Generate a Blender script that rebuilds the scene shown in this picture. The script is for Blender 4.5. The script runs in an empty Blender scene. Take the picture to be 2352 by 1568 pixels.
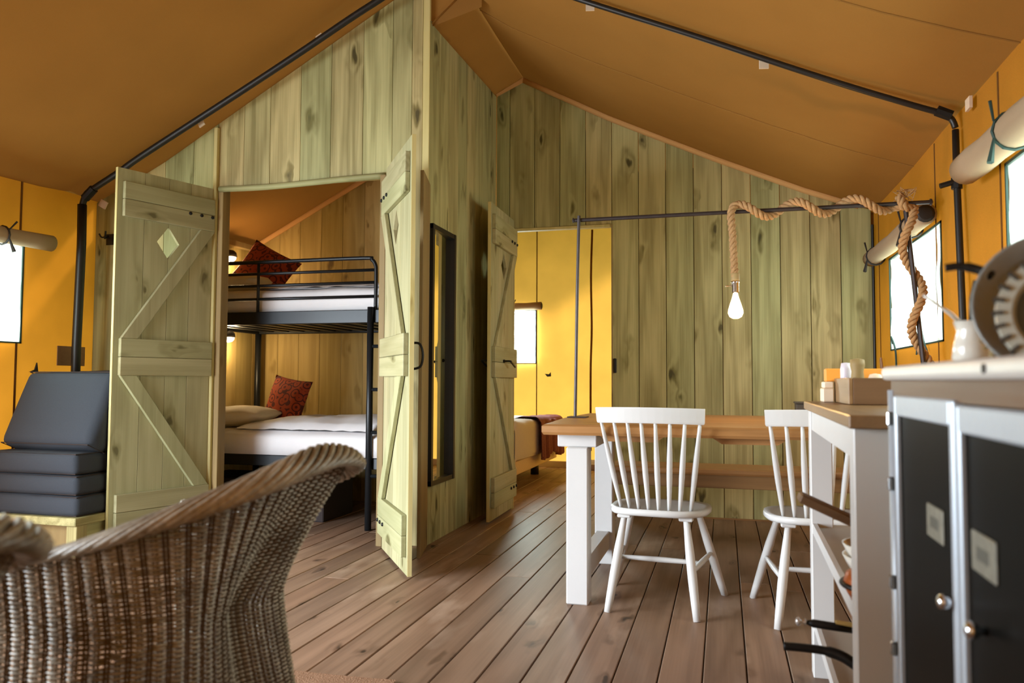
import bpy, bmesh, math, random
from mathutils import Vector, Matrix, noise
random.seed(7)
S = bpy.context.scene
COL = S.collection
PI = math.pi
# ------------------------------------------------------------------ camera
F_PX = 1784.72
def cam_rot(yaw, p, ro):
    cy, sy, cp, sp, cr, sr = math.cos(yaw), math.sin(yaw), math.cos(p), math.sin(p), math.cos(ro), math.sin(ro)
    M = Matrix(((1,0,0),(0,0,-1),(0,1,0)))
    Ry = Matrix(((cy,sy,0),(-sy,cy,0),(0,0,1)))
    Rp = Matrix(((1,0,0),(0,cp,sp),(0,-sp,cp)))
    Rr = Matrix(((cr,-sr,0),(sr,cr,0),(0,0,1)))
    return Rr @ Rp @ M @ Ry
R = cam_rot(.265744, .0500887, .00434481)
cd = bpy.data.cameras.new('camera'); cam = bpy.data.objects.new('camera', cd); COL.objects.link(cam)
rt, up, bk = Vector(R[0]), -Vector(R[1]), -Vector(R[2])
mw = Matrix((rt, up, bk)).transposed().to_4x4(); mw.translation = (0, 0, 1.0)
cam.matrix_world = mw
cd.sensor_width = 36; cd.lens = F_PX / 2352 * 36; cd.clip_start = .02
cd.dof.use_dof = True; cd.dof.focus_distance = 4.8; cd.dof.aperture_fstop = 3.6
S.camera = cam
# ------------------------------------------------------------------ light, world, exposure
S.view_settings.view_transform = 'Standard'; S.view_settings.look = 'None'
S.view_settings.gamma = 1; S.view_settings.use_curve_mapping = False
S.view_settings.exposure = 0.0
try:
    S.cycles.use_denoising = True; S.cycles.denoiser = 'OPENIMAGEDENOISE'
    S.cycles.max_bounces = 10; S.cycles.diffuse_bounces = 6; S.cycles.transmission_bounces = 8
    S.cycles.transparent_max_bounces = 12; S.cycles.sample_clamp_indirect = 6
    S.cycles.use_adaptive_sampling = True
except Exception: pass
W = bpy.data.worlds.new('sky'); S.world = W; W.use_nodes = True
W.node_tree.nodes['Background'].inputs[0].default_value = (.86, .94, 1, 1)
W.node_tree.nodes['Background'].inputs[1].default_value = 1.9
def area(name, loc, direction, sx, sy, power, col, spread=PI):
    l = bpy.data.lights.new(name, 'AREA'); l.shape = 'RECTANGLE'; l.size = sx; l.size_y = sy
    l.energy = power; l.color = col; l.spread = spread
    o = bpy.data.objects.new(name, l); COL.objects.link(o); o.location = loc
    o.rotation_euler = Vector(direction).to_track_quat('-Z', 'Y').to_euler(); return o
DAY = (.86, .94, 1); XR_ = 1.035
area('daylight_left_opening', (-4.30, .85, 1.02), (1, .95, -.55), 2.6, 1.7, 255, (.80, .90, 1), 2.2)
area('daylight_window_right_back', (XR_+.02, 4.805, 1.495), (-1, 0, 0), 1.2, .56, 15, DAY)
area('daylight_window_right_front', (XR_+.02, 2.59, 1.505), (-1, 0, 0), 1.36, .61, 24, DAY)
area('daylight_window_left', (-4.24, 3.25, 1.54), (1, 0, 0), 1.18, .62, 16, DAY)
area('daylight_window_far', (-2.54, 8.92, 1.52), (0, -1, 0), .8, .61, 70, DAY)
sn = bpy.data.lights.new('sun', 'SUN'); sn.energy = 3.2; sn.angle = math.radians(6); sn.color = (1, .96, .9)
so = bpy.data.objects.new('sun', sn); COL.objects.link(so)
so.rotation_euler = Vector((.35, -.75, -.75)).to_track_quat('-Z', 'Y').to_euler()

# ------------------------------------------------------------------ materials
def newmat(name):
    m = bpy.data.materials.new(name); m.use_nodes = True
    return m, m.node_tree.nodes, m.node_tree.links, m.node_tree.nodes['Principled BSDF']
def plain(name, col, rough=.5, metal=0, spec=.5, noise_amt=0, nscale=30, bump=0, bscale=200, emit=None, coat=0):
    m, N, L, B = newmat(name)
    B.inputs['Base Color'].default_value = (*col, 1); B.inputs['Roughness'].default_value = rough
    B.inputs['Metallic'].default_value = metal; B.inputs['Specular IOR Level'].default_value = spec
    B.inputs['Coat Weight'].default_value = coat
    tc = N.new('ShaderNodeTexCoord')
    if noise_amt:
        n = N.new('ShaderNodeTexNoise'); n.inputs['Scale'].default_value = nscale; n.inputs['Detail'].default_value = 4
        L.new(tc.outputs['Object'], n.inputs['Vector'])
        mx = N.new('ShaderNodeMix'); mx.data_type = 'RGBA'
        mx.inputs[6].default_value = (*[c*(1-noise_amt) for c in col], 1); mx.inputs[7].default_value = (*[min(1, c*(1+noise_amt)) for c in col], 1)
        L.new(n.outputs[0], mx.inputs[0]); L.new(mx.outputs[2], B.inputs['Base Color'])
    if bump:
        n2 = N.new('ShaderNodeTexNoise'); n2.inputs['Scale'].default_value = bscale
        L.new(tc.outputs['Object'], n2.inputs['Vector'])
        bp = N.new('ShaderNodeBump'); bp.inputs['Strength'].default_value = bump; bp.inputs['Distance'].default_value = .004
        L.new(n2.outputs[0], bp.inputs['Height']); L.new(bp.outputs[0], B.inputs['Normal'])
    if emit:
        B.inputs['Emission Color'].default_value = (*emit[0], 1); B.inputs['Emission Strength'].default_value = emit[1]
    return m
def wood(name, light, dark, knot, axis='Z', rough=.6, knot_density=.5, ring=26, contrast=1.0, tint=None, var=.16, knotsize=.17, fibre=.5, wear=None, spec=.3):
    m, N, L, B = newmat(name)
    def math_(op, a=None, b=None, c=None, clamp=False):
        n = N.new('ShaderNodeMath'); n.operation = op; n.use_clamp = clamp
        for i, v in enumerate((a, b, c)):
            if v is None: continue
            if isinstance(v, (int, float)): n.inputs[i].default_value = v
            else: L.new(v, n.inputs[i])
        return n.outputs[0]
    tc = N.new('ShaderNodeTexCoord'); oi = N.new('ShaderNodeObjectInfo')
    off = N.new('ShaderNodeVectorMath'); off.operation = 'SCALE'; off.inputs[0].default_value = (37, 53, 71)
    L.new(oi.outputs['Random'], off.inputs['Scale'])
    ad = N.new('ShaderNodeVectorMath'); L.new(tc.outputs['Object'], ad.inputs[0]); L.new(off.outputs[0], ad.inputs[1])
    def scaled(across, along):
        v = [across]*3; v['XYZ'.index(axis)] = along
        s = N.new('ShaderNodeVectorMath'); s.operation = 'MULTIPLY'; L.new(ad.outputs[0], s.inputs[0]); s.inputs[1].default_value = v
        return s.outputs[0]
    def noi(vec, scale=1, det=3, dist=0):
        n = N.new('ShaderNodeTexNoise'); n.inputs['Scale'].default_value = scale; n.inputs['Detail'].default_value = det
        n.inputs['Distortion'].default_value = dist; L.new(vec, n.inputs['Vector']); return n.outputs[0]
    vo = N.new('ShaderNodeTexVoronoi'); vo.inputs['Scale'].default_value = 1
    nd = N.new('ShaderNodeTexNoise'); nd.inputs['Scale'].default_value = 1.6; nd.inputs['Detail'].default_value = 2; L.new(scaled(7, 3.0), nd.inputs['Vector'])
    s1 = N.new('ShaderNodeVectorMath'); s1.operation = 'SUBTRACT'; s1.inputs[1].default_value = (.5, .5, .5); L.new(nd.outputs['Color'], s1.inputs[0])
    s2 = N.new('ShaderNodeVectorMath'); s2.operation = 'SCALE'; s2.inputs['Scale'].default_value = .8; L.new(s1.outputs[0], s2.inputs[0])
    s3 = N.new('ShaderNodeVectorMath'); L.new(scaled(7, 3.0), s3.inputs[0]); L.new(s2.outputs[0], s3.inputs[1]); L.new(s3.outputs[0], vo.inputs['Vector'])
    sep = N.new('ShaderNodeSeparateColor'); L.new(vo.outputs['Color'], sep.inputs[0])
    has = math_('GREATER_THAN', sep.outputs[0], 1-knot_density)
    kn = N.new('ShaderNodeMapRange'); kn.inputs[1].default_value = knotsize; kn.inputs[2].default_value = knotsize*.55
    kn.inputs[3].default_value = 0; kn.inputs[4].default_value = 1; L.new(vo.outputs['Distance'], kn.inputs[0])
    k = math_('MULTIPLY', kn.outputs[0], has)
    halo = N.new('ShaderNodeMapRange'); halo.inputs[1].default_value = knotsize*3.2; halo.inputs[2].default_value = knotsize*.7
    halo.inputs[3].default_value = 0; halo.inputs[4].default_value = 1; L.new(vo.outputs['Distance'], halo.inputs[0])
    halo_o = math_('MULTIPLY', math_('POWER', halo.outputs[0], 2.0), has)
    low = noi(scaled(7, .55), 1, 2)
    ringv = math_('SINE', math_('ADD', math_('MULTIPLY', low, ring), math_('MULTIPLY', halo_o, 7)))
    fib = noi(scaled(110, 2.2), 1, 3)
    blot = noi(scaled(5, 1.6), 1, 4)
    a = math_('ADD', math_('MULTIPLY', ringv, .17*contrast), math_('MULTIPLY', math_('SUBTRACT', fib, .5), fibre))
    a = math_('ADD', a, math_('MULTIPLY', math_('SUBTRACT', blot, .5), .65*contrast))
    a = math_('ADD', a, math_('MULTIPLY', halo_o, .55))
    a = math_('ADD', a, .36, clamp=True)
    mx = N.new('ShaderNodeMix'); mx.data_type = 'RGBA'; mx.inputs[6].default_value = (*light, 1); mx.inputs[7].default_value = (*dark, 1)
    L.new(a, mx.inputs[0])
    mk = N.new('ShaderNodeMix'); mk.data_type = 'RGBA'; mk.inputs[7].default_value = (*knot, 1)
    L.new(math_('MULTIPLY', k, .85), mk.inputs[0]); L.new(mx.outputs[2], mk.inputs[6])
    col = mk.outputs[2]
    if tint:
        mt = N.new('ShaderNodeMix'); mt.data_type = 'RGBA'; mt.blend_type = 'MULTIPLY'; mt.inputs[7].default_value = (*tint, 1)
        L.new(math_('FRACT', math_('MULTIPLY', oi.outputs['Random'], 7.31)), mt.inputs[0]); L.new(col, mt.inputs[6]); col = mt.outputs[2]
    if wear:
        wn = noi(scaled(6, 1.8), 1, 5); wr = N.new('ShaderNodeMapRange')
        wr.inputs[1].default_value = .58; wr.inputs[2].default_value = .72; wr.inputs[4].default_value = .55; L.new(wn, wr.inputs[0])
        mw_ = N.new('ShaderNodeMix'); mw_.data_type = 'RGBA'; mw_.inputs[7].default_value = (*wear, 1)
        L.new(wr.outputs[0], mw_.inputs[0]); L.new(col, mw_.inputs[6]); col = mw_.outputs[2]
    hv = N.new('ShaderNodeHueSaturation'); L.new(col, hv.inputs['Color'])
    L.new(math_('ADD', 1-var, math_('MULTIPLY', oi.outputs['Random'], 2*var)), hv.inputs['Value'])
    L.new(hv.outputs[0], B.inputs['Base Color'])
    B.inputs['Roughness'].default_value = rough; B.inputs['Specular IOR Level'].default_value = spec
    bp = N.new('ShaderNodeBump'); bp.inputs['Strength'].default_value = .25; bp.inputs['Distance'].default_value = .002; bp.invert = True
    L.new(a, bp.inputs['Height']); L.new(bp.outputs[0], B.inputs['Normal'])
    return m
def canvas(name, dif, tra, w, fine=.12, scale=350):
    m, N, L, B = newmat(name); N.remove(B); out = N['Material Output']
    tc = N.new('ShaderNodeTexCoord')
    n = N.new('ShaderNodeTexNoise'); n.inputs['Scale'].default_value = scale; n.inputs['Detail'].default_value = 2; L.new(tc.outputs['Object'], n.inputs['Vector'])
    n2 = N.new('ShaderNodeTexNoise'); n2.inputs['Scale'].default_value = 3; n2.inputs['Detail'].default_value = 3; L.new(tc.outputs['Object'], n2.inputs['Vector'])
    ad = N.new('ShaderNodeMath'); ad.operation = 'ADD'; L.new(n.outputs[0], ad.inputs[0]); L.new(n2.outputs[0], ad.inputs[1])
    mr = N.new('ShaderNodeMapRange'); mr.inputs[1].default_value = .7; mr.inputs[2].default_value = 1.3; mr.inputs[3].default_value = 1-fine; mr.inputs[4].default_value = 1+fine
    L.new(ad.outputs[0], mr.inputs[0])
    cols = []
    for c in (dif, tra):
        v = N.new('ShaderNodeVectorMath'); v.operation = 'SCALE'; v.inputs[0].default_value = c; L.new(mr.outputs[0], v.inputs['Scale']); cols.append(v.outputs[0])
    d = N.new('ShaderNodeBsdfDiffuse'); t = N.new('ShaderNodeBsdfTranslucent'); mx = N.new('ShaderNodeMixShader'); mx.inputs[0].default_value = w
    L.new(cols[0], d.inputs[0]); L.new(cols[1], t.inputs[0]); L.new(d.outputs[0], mx.inputs[1]); L.new(t.outputs[0], mx.inputs[2]); L.new(mx.outputs[0], out.inputs[0])
    return m
def film(name, col=(.86, .95, .84), clear=.72):
    m, N, L, B = newmat(name); N.remove(B); out = N['Material Output']
    tc = N.new('ShaderNodeTexCoord'); n = N.new('ShaderNodeTexNoise'); n.inputs['Scale'].default_value = 2.2; n.inputs['Distortion'].default_value = 1.5; L.new(tc.outputs['Object'], n.inputs['Vector'])
    mr = N.new('ShaderNodeMapRange'); mr.inputs[1].default_value = .35; mr.inputs[2].default_value = .7; mr.inputs[3].default_value = .25; mr.inputs[4].default_value = .45; L.new(n.outputs[0], mr.inputs[0])
    tr = N.new('ShaderNodeBsdfTransparent'); tr.inputs[0].default_value = (*col, 1)
    tl = N.new('ShaderNodeBsdfTranslucent'); tl.inputs[0].default_value = (*col, 1)
    mx = N.new('ShaderNodeMixShader'); L.new(mr.outputs[0], mx.inputs[0]); L.new(tr.outputs[0], mx.inputs[1]); L.new(tl.outputs[0], mx.inputs[2]); L.new(mx.outputs[0], out.inputs[0])
    return m
PINE = dict(light=(.57, .475, .225), dark=(.22, .175, .06), knot=(.06, .045, .015), tint=(.80, .97, .98), knot_density=.5, var=.09, contrast=1.2, fibre=.8)
M = {}
M['pine'] = wood('greenish_pine_upright', axis='Z', **PINE)
M['pine_x'] = wood('greenish_pine_level', axis='X', **PINE)
M['pine_y'] = wood('greenish_pine_depth', axis='Y', **PINE)
M['bunk_pine'] = wood('yellow_pine', (.56, .41, .16), (.29, .19, .05), (.12, .07, .02), tint=(.92, .98, .9), knot_density=.35)
DP = dict(light=(.47, .43, .25), dark=(.26, .235, .11), knot=(.12, .10, .04), tint=(.92, 1, .95), knot_density=.3, var=.08)
M['door'] = wood('pale_pine_door_upright', axis='Z', **DP)
M['door_x'] = wood('pale_pine_door_level', axis='X', **DP)
M['edge_pine'] = wood('light_pine_edge', (.66, .57, .27), (.5, .42, .15), (.3, .22, .08), knot_density=.2, var=.06)
M['jamb'] = wood('brown_stained_jamb', (.34, .24, .10), (.2, .13, .05), (.08, .05, .02), knot_density=.2)
M['floor'] = wood('worn_brown_floorboard', (.34, .22, .145), (.135, .078, .045), (.03, .017, .009), axis='Y', rough=.5, knot_density=.7, knotsize=.12, var=.2, wear=(.50, .36, .26), contrast=.9, tint=(1, .9, .84), spec=.35)
M['oak'] = wood('oak_tabletop', (.40, .195, .065), (.21, .095, .03), (.14, .06, .02), axis='X', rough=.42, knot_density=.25, var=.05, spec=.4)
M['oak_dark'] = wood('dark_oak', (.30, .16, .06), (.14, .07, .025), (.05, .025, .01), axis='X', rough=.45, knot_density=.3, var=.05)
M['oak_y'] = wood('oak_slab_depth', (.34, .20, .09), (.18, .10, .04), (.12, .06, .02), axis='Y', rough=.4, knot_density=.3, var=.05)
M['crate'] = wood('brown_crate', (.20, .11, .05), (.10, .05, .022), (.06, .03, .015), axis='X', rough=.6, knot_density=.3, var=.1)
M['white'] = plain('white_paint', (.62, .61, .585), .38, noise_amt=.03, nscale=8)
M['white_t'] = plain('white_table_paint', (.60, .59, .57), .45, noise_amt=.05, nscale=6, bump=.08, bscale=60)
M['grey_paint'] = plain('pale_grey_paint', (.40, .37, .31), .45, noise_amt=.03)
M['black'] = plain('black_steel', (.012, .014, .016), .38, .3, noise_amt=.2)
M['black_tube'] = plain('black_tent_tube', (.014, .012, .011), .42, .2, noise_amt=.2)
M['iron'] = plain('black_iron', (.02, .02, .02), .45, .6, noise_amt=.3)
M['rod'] = plain('dark_steel_rod', (.06, .05, .05), .45, .7, noise_amt=.3)
M['canvas_wall'] = canvas('orange_canvas', (.60, .25, .045), (.92, .34, .026), .55)
M['canvas_far'] = canvas('orange_canvas_backlit', (.70, .36, .08), (1, .52, .09), .66)  # same orange canvas, paler: the far wall's strong backlight is put into colour
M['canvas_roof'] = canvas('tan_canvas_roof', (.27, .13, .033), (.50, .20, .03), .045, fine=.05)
M['canvas_hem'] = canvas('light_hem_canvas', (.80, .48, .20), (.8, .45, .15), .25, fine=.05)
M['canvas_dark'] = canvas('dark_seam', (.22, .10, .03), (.3, .12, .03), .3)
M['film'] = film('cloudy_window_film')
M['roll'] = canvas('cream_rolled_canvas', (.42, .31, .20), (.5, .35, .2), .15, fine=.05)
M['strap'] = plain('dark_green_strap', (.02, .05, .04), .7, noise_amt=.2)
M['strap_black'] = plain('black_strap', (.02, .015, .012), .7, noise_amt=.2)
M['patch'] = plain('brown_leather_patch', (.34, .19, .10), .6, noise_amt=.25, nscale=40)
M['tabw'] = plain('pale_webbing', (.65, .50, .36), .8, noise_amt=.1)
M['charcoal'] = plain('charcoal_fabric', (.042, .050, .062), .85, noise_amt=.2, nscale=300, bump=.3, bscale=500, spec=.25)
M['charcoal_d'] = plain('dark_brown_fabric', (.03, .02, .018), .85, noise_amt=.2, nscale=300)
M['sheet'] = plain('white_linen', (.78, .76, .76), .8, noise_amt=.03, nscale=20, bump=.15, bscale=30, spec=.2)
M['pillow'] = plain('cream_pillow_cotton', (.80, .74, .62), .8, noise_amt=.04, nscale=12, bump=.1, bscale=25, spec=.2)
M['throw'] = plain('mauve_throw_cloth', (.28, .12, .15), .9, noise_amt=.3, nscale=60, spec=.1)
M['glass_k'] = plain('clear_knob', (.7, .7, .7), .12, .6)
M['chrome'] = plain('chrome', (.75, .77, .8), .18, 1, noise_amt=.05)
M['alu'] = plain('brushed_aluminium', (.52, .58, .64), .38, .25, noise_amt=.06, nscale=80)
M['alu_w'] = plain('pale_aluminium_rim', (.72, .69, .64), .4, .25, noise_amt=.05)
M['panel'] = plain('glossy_black_panel', (.007, .007, .006), .35, 0, .02, noise_amt=.3, nscale=4)
M['latch'] = plain('grey_latch_plate', (.24, .23, .18), .5, .2, noise_amt=.4, nscale=60)
M['latch_d'] = plain('latch_centre', (.10, .10, .08), .5)
M['brownband'] = wood('brown_band', (.15, .075, .035), (.09, .045, .02), (.08, .04, .02), axis='Y', rough=.45, knot_density=.1)
M['ceramic'] = plain('white_ceramic', (.72, .70, .62), .2, noise_amt=.02, coat=.5)
M['grey_pan'] = plain('dark_grey_enamel', (.24, .25, .235), .35, .1, noise_amt=.15, nscale=20)
M['rack_plastic'] = plain('pale_green_plastic', (.42, .44, .38), .4, noise_amt=.05)
M['copper'] = plain('copper_glaze', (.42, .10, .02), .3, .2, noise_amt=.4, nscale=14)
M['orange_card'] = plain('orange_card', (.85, .33, .04), .6, noise_amt=.06)
M['cream_card'] = plain('cream_card', (.88, .72, .52), .6, noise_amt=.04)
M['lilac'] = plain('pale_lilac_plastic', (.72, .66, .72), .4, noise_amt=.03)
M['steel_dark'] = plain('dark_box_plastic', (.05, .045, .035), .6, noise_amt=.2)
M['yellow_w'] = wood('pale_wood_handle', (.75, .56, .2), (.55, .38, .12), (.3, .2, .08), axis='X', knot_density=0)
M['rope'] = plain('jute_rope', (.40, .235, .105), .85, noise_amt=.35, nscale=90, bump=.5, bscale=250, spec=.15)
M['mirror'] = plain('mirror_glass', (.86, .88, .86), .015, 1)
M['grass'] = plain('outdoor_grass', (.22, .34, .12), .9, noise_amt=.4, nscale=3)
M['rug'] = plain('brown_woven_rug', (.30, .17, .10), .95, noise_amt=.5, nscale=160, bump=.8, bscale=180, spec=.1)
M['lampshade'] = plain('dark_lamp_shade', (.03, .025, .02), .4, .4, noise_amt=.2)
M['glow'] = plain('lit_lamp_glass', (1, .95, .9), .4, emit=((1, .82, .62), 9))
M['filament'] = plain('hot_filament', (1, .7, .3), .4, emit=((1, .62, .25), 260))
def wicker_mat():
    m, N, L, B = newmat('grey_brown_wicker')
    tc = N.new('ShaderNodeTexCoord'); n = N.new('ShaderNodeTexNoise'); n.inputs['Scale'].default_value = 9; n.inputs['Detail'].default_value = 5; L.new(tc.outputs['Object'], n.inputs['Vector'])
    n2 = N.new('ShaderNodeTexNoise'); n2.inputs['Scale'].default_value = 120; L.new(tc.outputs['Object'], n2.inputs['Vector'])
    ad = N.new('ShaderNodeMath'); ad.operation = 'MULTIPLY_ADD'; ad.inputs[1].default_value = .45; L.new(n2.outputs[0], ad.inputs[0]); L.new(n.outputs[0], ad.inputs[2])
    r = N.new('ShaderNodeValToRGB'); r.color_ramp.elements[0].position = .48; r.color_ramp.elements[0].color = (.115, .088, .055, 1)
    r.color_ramp.elements[1].position = .9; r.color_ramp.elements[1].color = (.48, .43, .33, 1); L.new(ad.outputs[0], r.inputs[0]); L.new(r.outputs[0], B.inputs['Base Color'])
    B.inputs['Roughness'].default_value = .38; B.inputs['Specular IOR Level'].default_value = .5
    return m
M['wicker'] = wicker_mat()
M['wicker_d'] = plain('dark_wicker_stake', (.10, .066, .040), .6, noise_amt=.3, nscale=40)
def rust_mat():
    m, N, L, B = newmat('rust_patterned_cotton')
    tc = N.new('ShaderNodeTexCoord'); v = N.new('ShaderNodeTexVoronoi'); v.inputs['Scale'].default_value = 15; L.new(tc.outputs['Object'], v.inputs['Vector'])
    w = N.new('ShaderNodeMath'); w.operation = 'SINE'; mu = N.new('ShaderNodeMath'); mu.operation = 'MULTIPLY'; mu.inputs[1].default_value = 16
    L.new(v.outputs['Distance'], mu.inputs[0]); L.new(mu.outputs[0], w.inputs[0])
    r = N.new('ShaderNodeValToRGB'); r.color_ramp.elements[0].position = .35; r.color_ramp.elements[0].color = (.34, .05, .012, 1)
    r.color_ramp.elements[1].position = .6; r.color_ramp.elements[1].color = (.085, .012, .008, 1); L.new(w.outputs[0], r.inputs[0]); L.new(r.outputs[0], B.inputs['Base Color'])
    B.inputs['Roughness'].default_value = .85; return m
M['rust'] = rust_mat()
def glass_mat():
    m, N, L, B = newmat('bulb_glass'); N.remove(B); g = N.new('ShaderNodeBsdfTransparent'); g.inputs[0].default_value = (1, .93, .8, 1)
    gl = N.new('ShaderNodeBsdfGlossy'); gl.inputs['Roughness'].default_value = .03; fr = N.new('ShaderNodeFresnel'); mx = N.new('ShaderNodeMixShader')
    em = N.new('ShaderNodeEmission'); em.inputs[0].default_value = (1, .74, .38, 1); em.inputs[1].default_value = 2.2; ad = N.new('ShaderNodeAddShader')
    L.new(fr.outputs[0], mx.inputs[0]); L.new(g.outputs[0], mx.inputs[1]); L.new(gl.outputs[0], mx.inputs[2])
    L.new(mx.outputs[0], ad.inputs[0]); L.new(em.outputs[0], ad.inputs[1]); L.new(ad.outputs[0], N['Material Output'].inputs[0]); return m
M['bulb'] = glass_mat()

# ------------------------------------------------------------------ object helpers
def empty(name, loc=(0,0,0), rz=0, label=None, cat=None, group=None, kind=None):
    o = bpy.data.objects.new(name, None); COL.objects.link(o); o.location = loc; o.rotation_euler = (0, 0, rz)
    o.empty_display_size = .1
    if label: o['label'] = label
    if cat: o['category'] = cat
    if group: o['group'] = group
    if kind: o['kind'] = kind
    return o
def struct(name, loc=(0,0,0)): return empty(name, loc, kind='structure')
def put(name, vf, mat, parent=None, smooth=False, bevel=0, seg=1, world=True, rot=None, loc=None, label=None, cat=None, kind=None, group=None):
    v, f = vf
    off = Vector((0,0,0))
    if parent is not None and world:
        p = parent
        while p is not None: off += p.location; p = p.parent
    me = bpy.data.meshes.new(name); me.from_pydata([tuple(Vector(a)-off) for a in v], [], f)
    me.validate()
    bm = bmesh.new(); bm.from_mesh(me); bmesh.ops.recalc_face_normals(bm, faces=bm.faces)
    if bevel:
        try:
            es = [e for e in bm.edges if len(e.link_faces) == 2 and e.calc_face_angle(0) > .5]
            bmesh.ops.bevel(bm, geom=es, offset=bevel, segments=seg, affect='EDGES', profile=.5)
        except Exception: pass
    if smooth:
        for a in bm.faces: a.smooth = True
    bm.to_mesh(me); bm.free()
    me.materials.append(M[mat] if isinstance(mat, str) else mat)
    o = bpy.data.objects.new(name, me); COL.objects.link(o)
    if parent is not None: o.parent = parent
    if rot is not None: o.rotation_euler = rot
    if loc is not None: o.location = loc
    if label: o['label'] = label
    if cat: o['category'] = cat
    if kind: o['kind'] = kind
    if group: o['group'] = group
    return o
def J(*parts):
    V, Fc = [], []
    for v, f in parts:
        n = len(V); V += [tuple(a) for a in v]; Fc += [tuple(i+n for i in q) for q in f]
    return V, Fc
def box(x0, x1, y0, y1, z0, z1):
    v = [(x0,y0,z0),(x1,y0,z0),(x1,y1,z0),(x0,y1,z0),(x0,y0,z1),(x1,y0,z1),(x1,y1,z1),(x0,y1,z1)]
    return v, [(0,3,2,1),(4,5,6,7),(0,1,5,4),(1,2,6,5),(2,3,7,6),(3,0,4,7)]
def tr(vf, mat): return [tuple(mat @ Vector(a)) for a in vf[0]], vf[1]
def prism(poly, d0, d1, axis='Y'):
    """polygon in the plane perpendicular to axis, extruded d0..d1. Y: (x,z)  X: (y,z)  Z: (x,y)"""
    n = len(poly); v = []
    for d in (d0, d1):
        for a, b in poly:
            v.append({'Y': (a, d, b), 'X': (d, a, b), 'Z': (a, b, d)}[axis])
    return v, [tuple(range(n))[::-1], tuple(range(n, 2*n))] + [(i, (i+1) % n, n+(i+1) % n, n+i) for i in range(n)]
def frames(pts, closed=False):
    pts = [Vector(p) for p in pts]; n = len(pts); T = []
    for i in range(n):
        a = pts[i-1] if (i > 0 or closed) else pts[i]; b = pts[(i+1) % n] if (i < n-1 or closed) else pts[i]
        T.append((b-a).normalized())
    ref = Vector((0,0,1)) if abs(T[0].z) < .9 else Vector((1,0,0))
    u = T[0].cross(ref).normalized(); out = []
    for i in range(n):
        u = (u - T[i]*u.dot(T[i])).normalized(); out.append((pts[i], u, T[i].cross(u)))
    return out
def tube(pts, r, k=8, closed=False, cap=True, ry=None):
    fr = frames(pts, closed); n = len(fr); v = []
    for i, (p, u, w) in enumerate(fr):
        rr = r[i] if isinstance(r, (list, tuple)) else r
        r2 = rr if ry is None else ry
        for j in range(k):
            a = 2*PI*j/k; v.append(p + u*math.cos(a)*rr + w*math.sin(a)*r2)
    f = []
    for i in range(n if closed else n-1):
        for j in range(k):
            a, b = i*k+j, i*k+(j+1) % k; c, d = ((i+1) % n)*k+(j+1) % k, ((i+1) % n)*k+j
            f.append((a, b, c, d))
    if cap and not closed: f += [tuple(range(k))[::-1], tuple(range((n-1)*k, n*k))]
    return v, f
def lathe(profile, k=20, c=(0,0,0), axis='Z'):
    v, f = [], []; n = len(profile)
    for r, z in profile:
        for j in range(k):
            a = 2*PI*j/k; x, y = r*math.cos(a), r*math.sin(a)
            q = {'Z': (x, y, z), 'X': (z, x, y), 'Y': (x, z, y)}[axis]
            v.append((q[0]+c[0], q[1]+c[1], q[2]+c[2]))
    for i in range(n-1):
        for j in range(k): f.append((i*k+j, i*k+(j+1) % k, (i+1)*k+(j+1) % k, (i+1)*k+j))
    f += [tuple(range(k))[::-1], tuple(range((n-1)*k, n*k))]
    return v, f
def spline(P, n=8):
    P = [Vector(p) for p in P]; out = []
    for i in range(len(P)-1):
        p0 = P[max(i-1, 0)]; p1 = P[i]; p2 = P[i+1]; p3 = P[min(i+2, len(P)-1)]
        for j in range(n):
            t = j/n
            out.append(.5*((2*p1)+(p2-p0)*t+(2*p0-5*p1+4*p2-p3)*t*t+(3*p1-p0-3*p2+p3)*t**3))
    out.append(P[-1]); return out
def sheet(axis, d, a0, a1, b0, b1, holes=(), step=.6):
    """flat cloth sheet perpendicular to axis X or Y, with rectangular holes (a0,a1,b0,b1)"""
    A = sorted(set([a0, a1]+[h[i] for h in holes for i in (0, 1)])); B_ = sorted(set([b0, b1]+[h[i] for h in holes for i in (2, 3)]))
    def fine(L_):
        o = []
        for p, q in zip(L_, L_[1:]):
            n = max(1, int((q-p)/step)); o += [p+(q-p)*i/n for i in range(n)]
        return o+[L_[-1]]
    A, B_ = fine(A), fine(B_); v, f, idx = [], [], {}
    for i, a in enumerate(A):
        for j, b in enumerate(B_):
            idx[i, j] = len(v); v.append((d, a, b) if axis == 'X' else (a, d, b))
    for i in range(len(A)-1):
        for j in range(len(B_)-1):
            ca, cb = (A[i]+A[i+1])/2, (B_[j]+B_[j+1])/2
            if any(h[0] < ca < h[1] and h[2] < cb < h[3] for h in holes): continue
            f.append((idx[i,j], idx[i+1,j], idx[i+1,j+1], idx[i,j+1]))
    return v, f
def grid(fn, nu, nv):
    v = [tuple(fn(i/nu, j/nv)) for i in range(nu+1) for j in range(nv+1)]
    return v, [(i*(nv+1)+j, (i+1)*(nv+1)+j, (i+1)*(nv+1)+j+1, i*(nv+1)+j+1) for i in range(nu) for j in range(nv)]
def copy_tree(o, loc=None, rz=None, label=None, parent=None):
    c = o.copy(); COL.objects.link(c)
    if parent is not None: c.parent = parent
    if loc is not None: c.location = loc
    if rz is not None: c.rotation_euler = (0, 0, rz)
    if label: c['label'] = label
    for ch in list(o.children): copy_tree(ch, parent=c)
    return c

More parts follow.
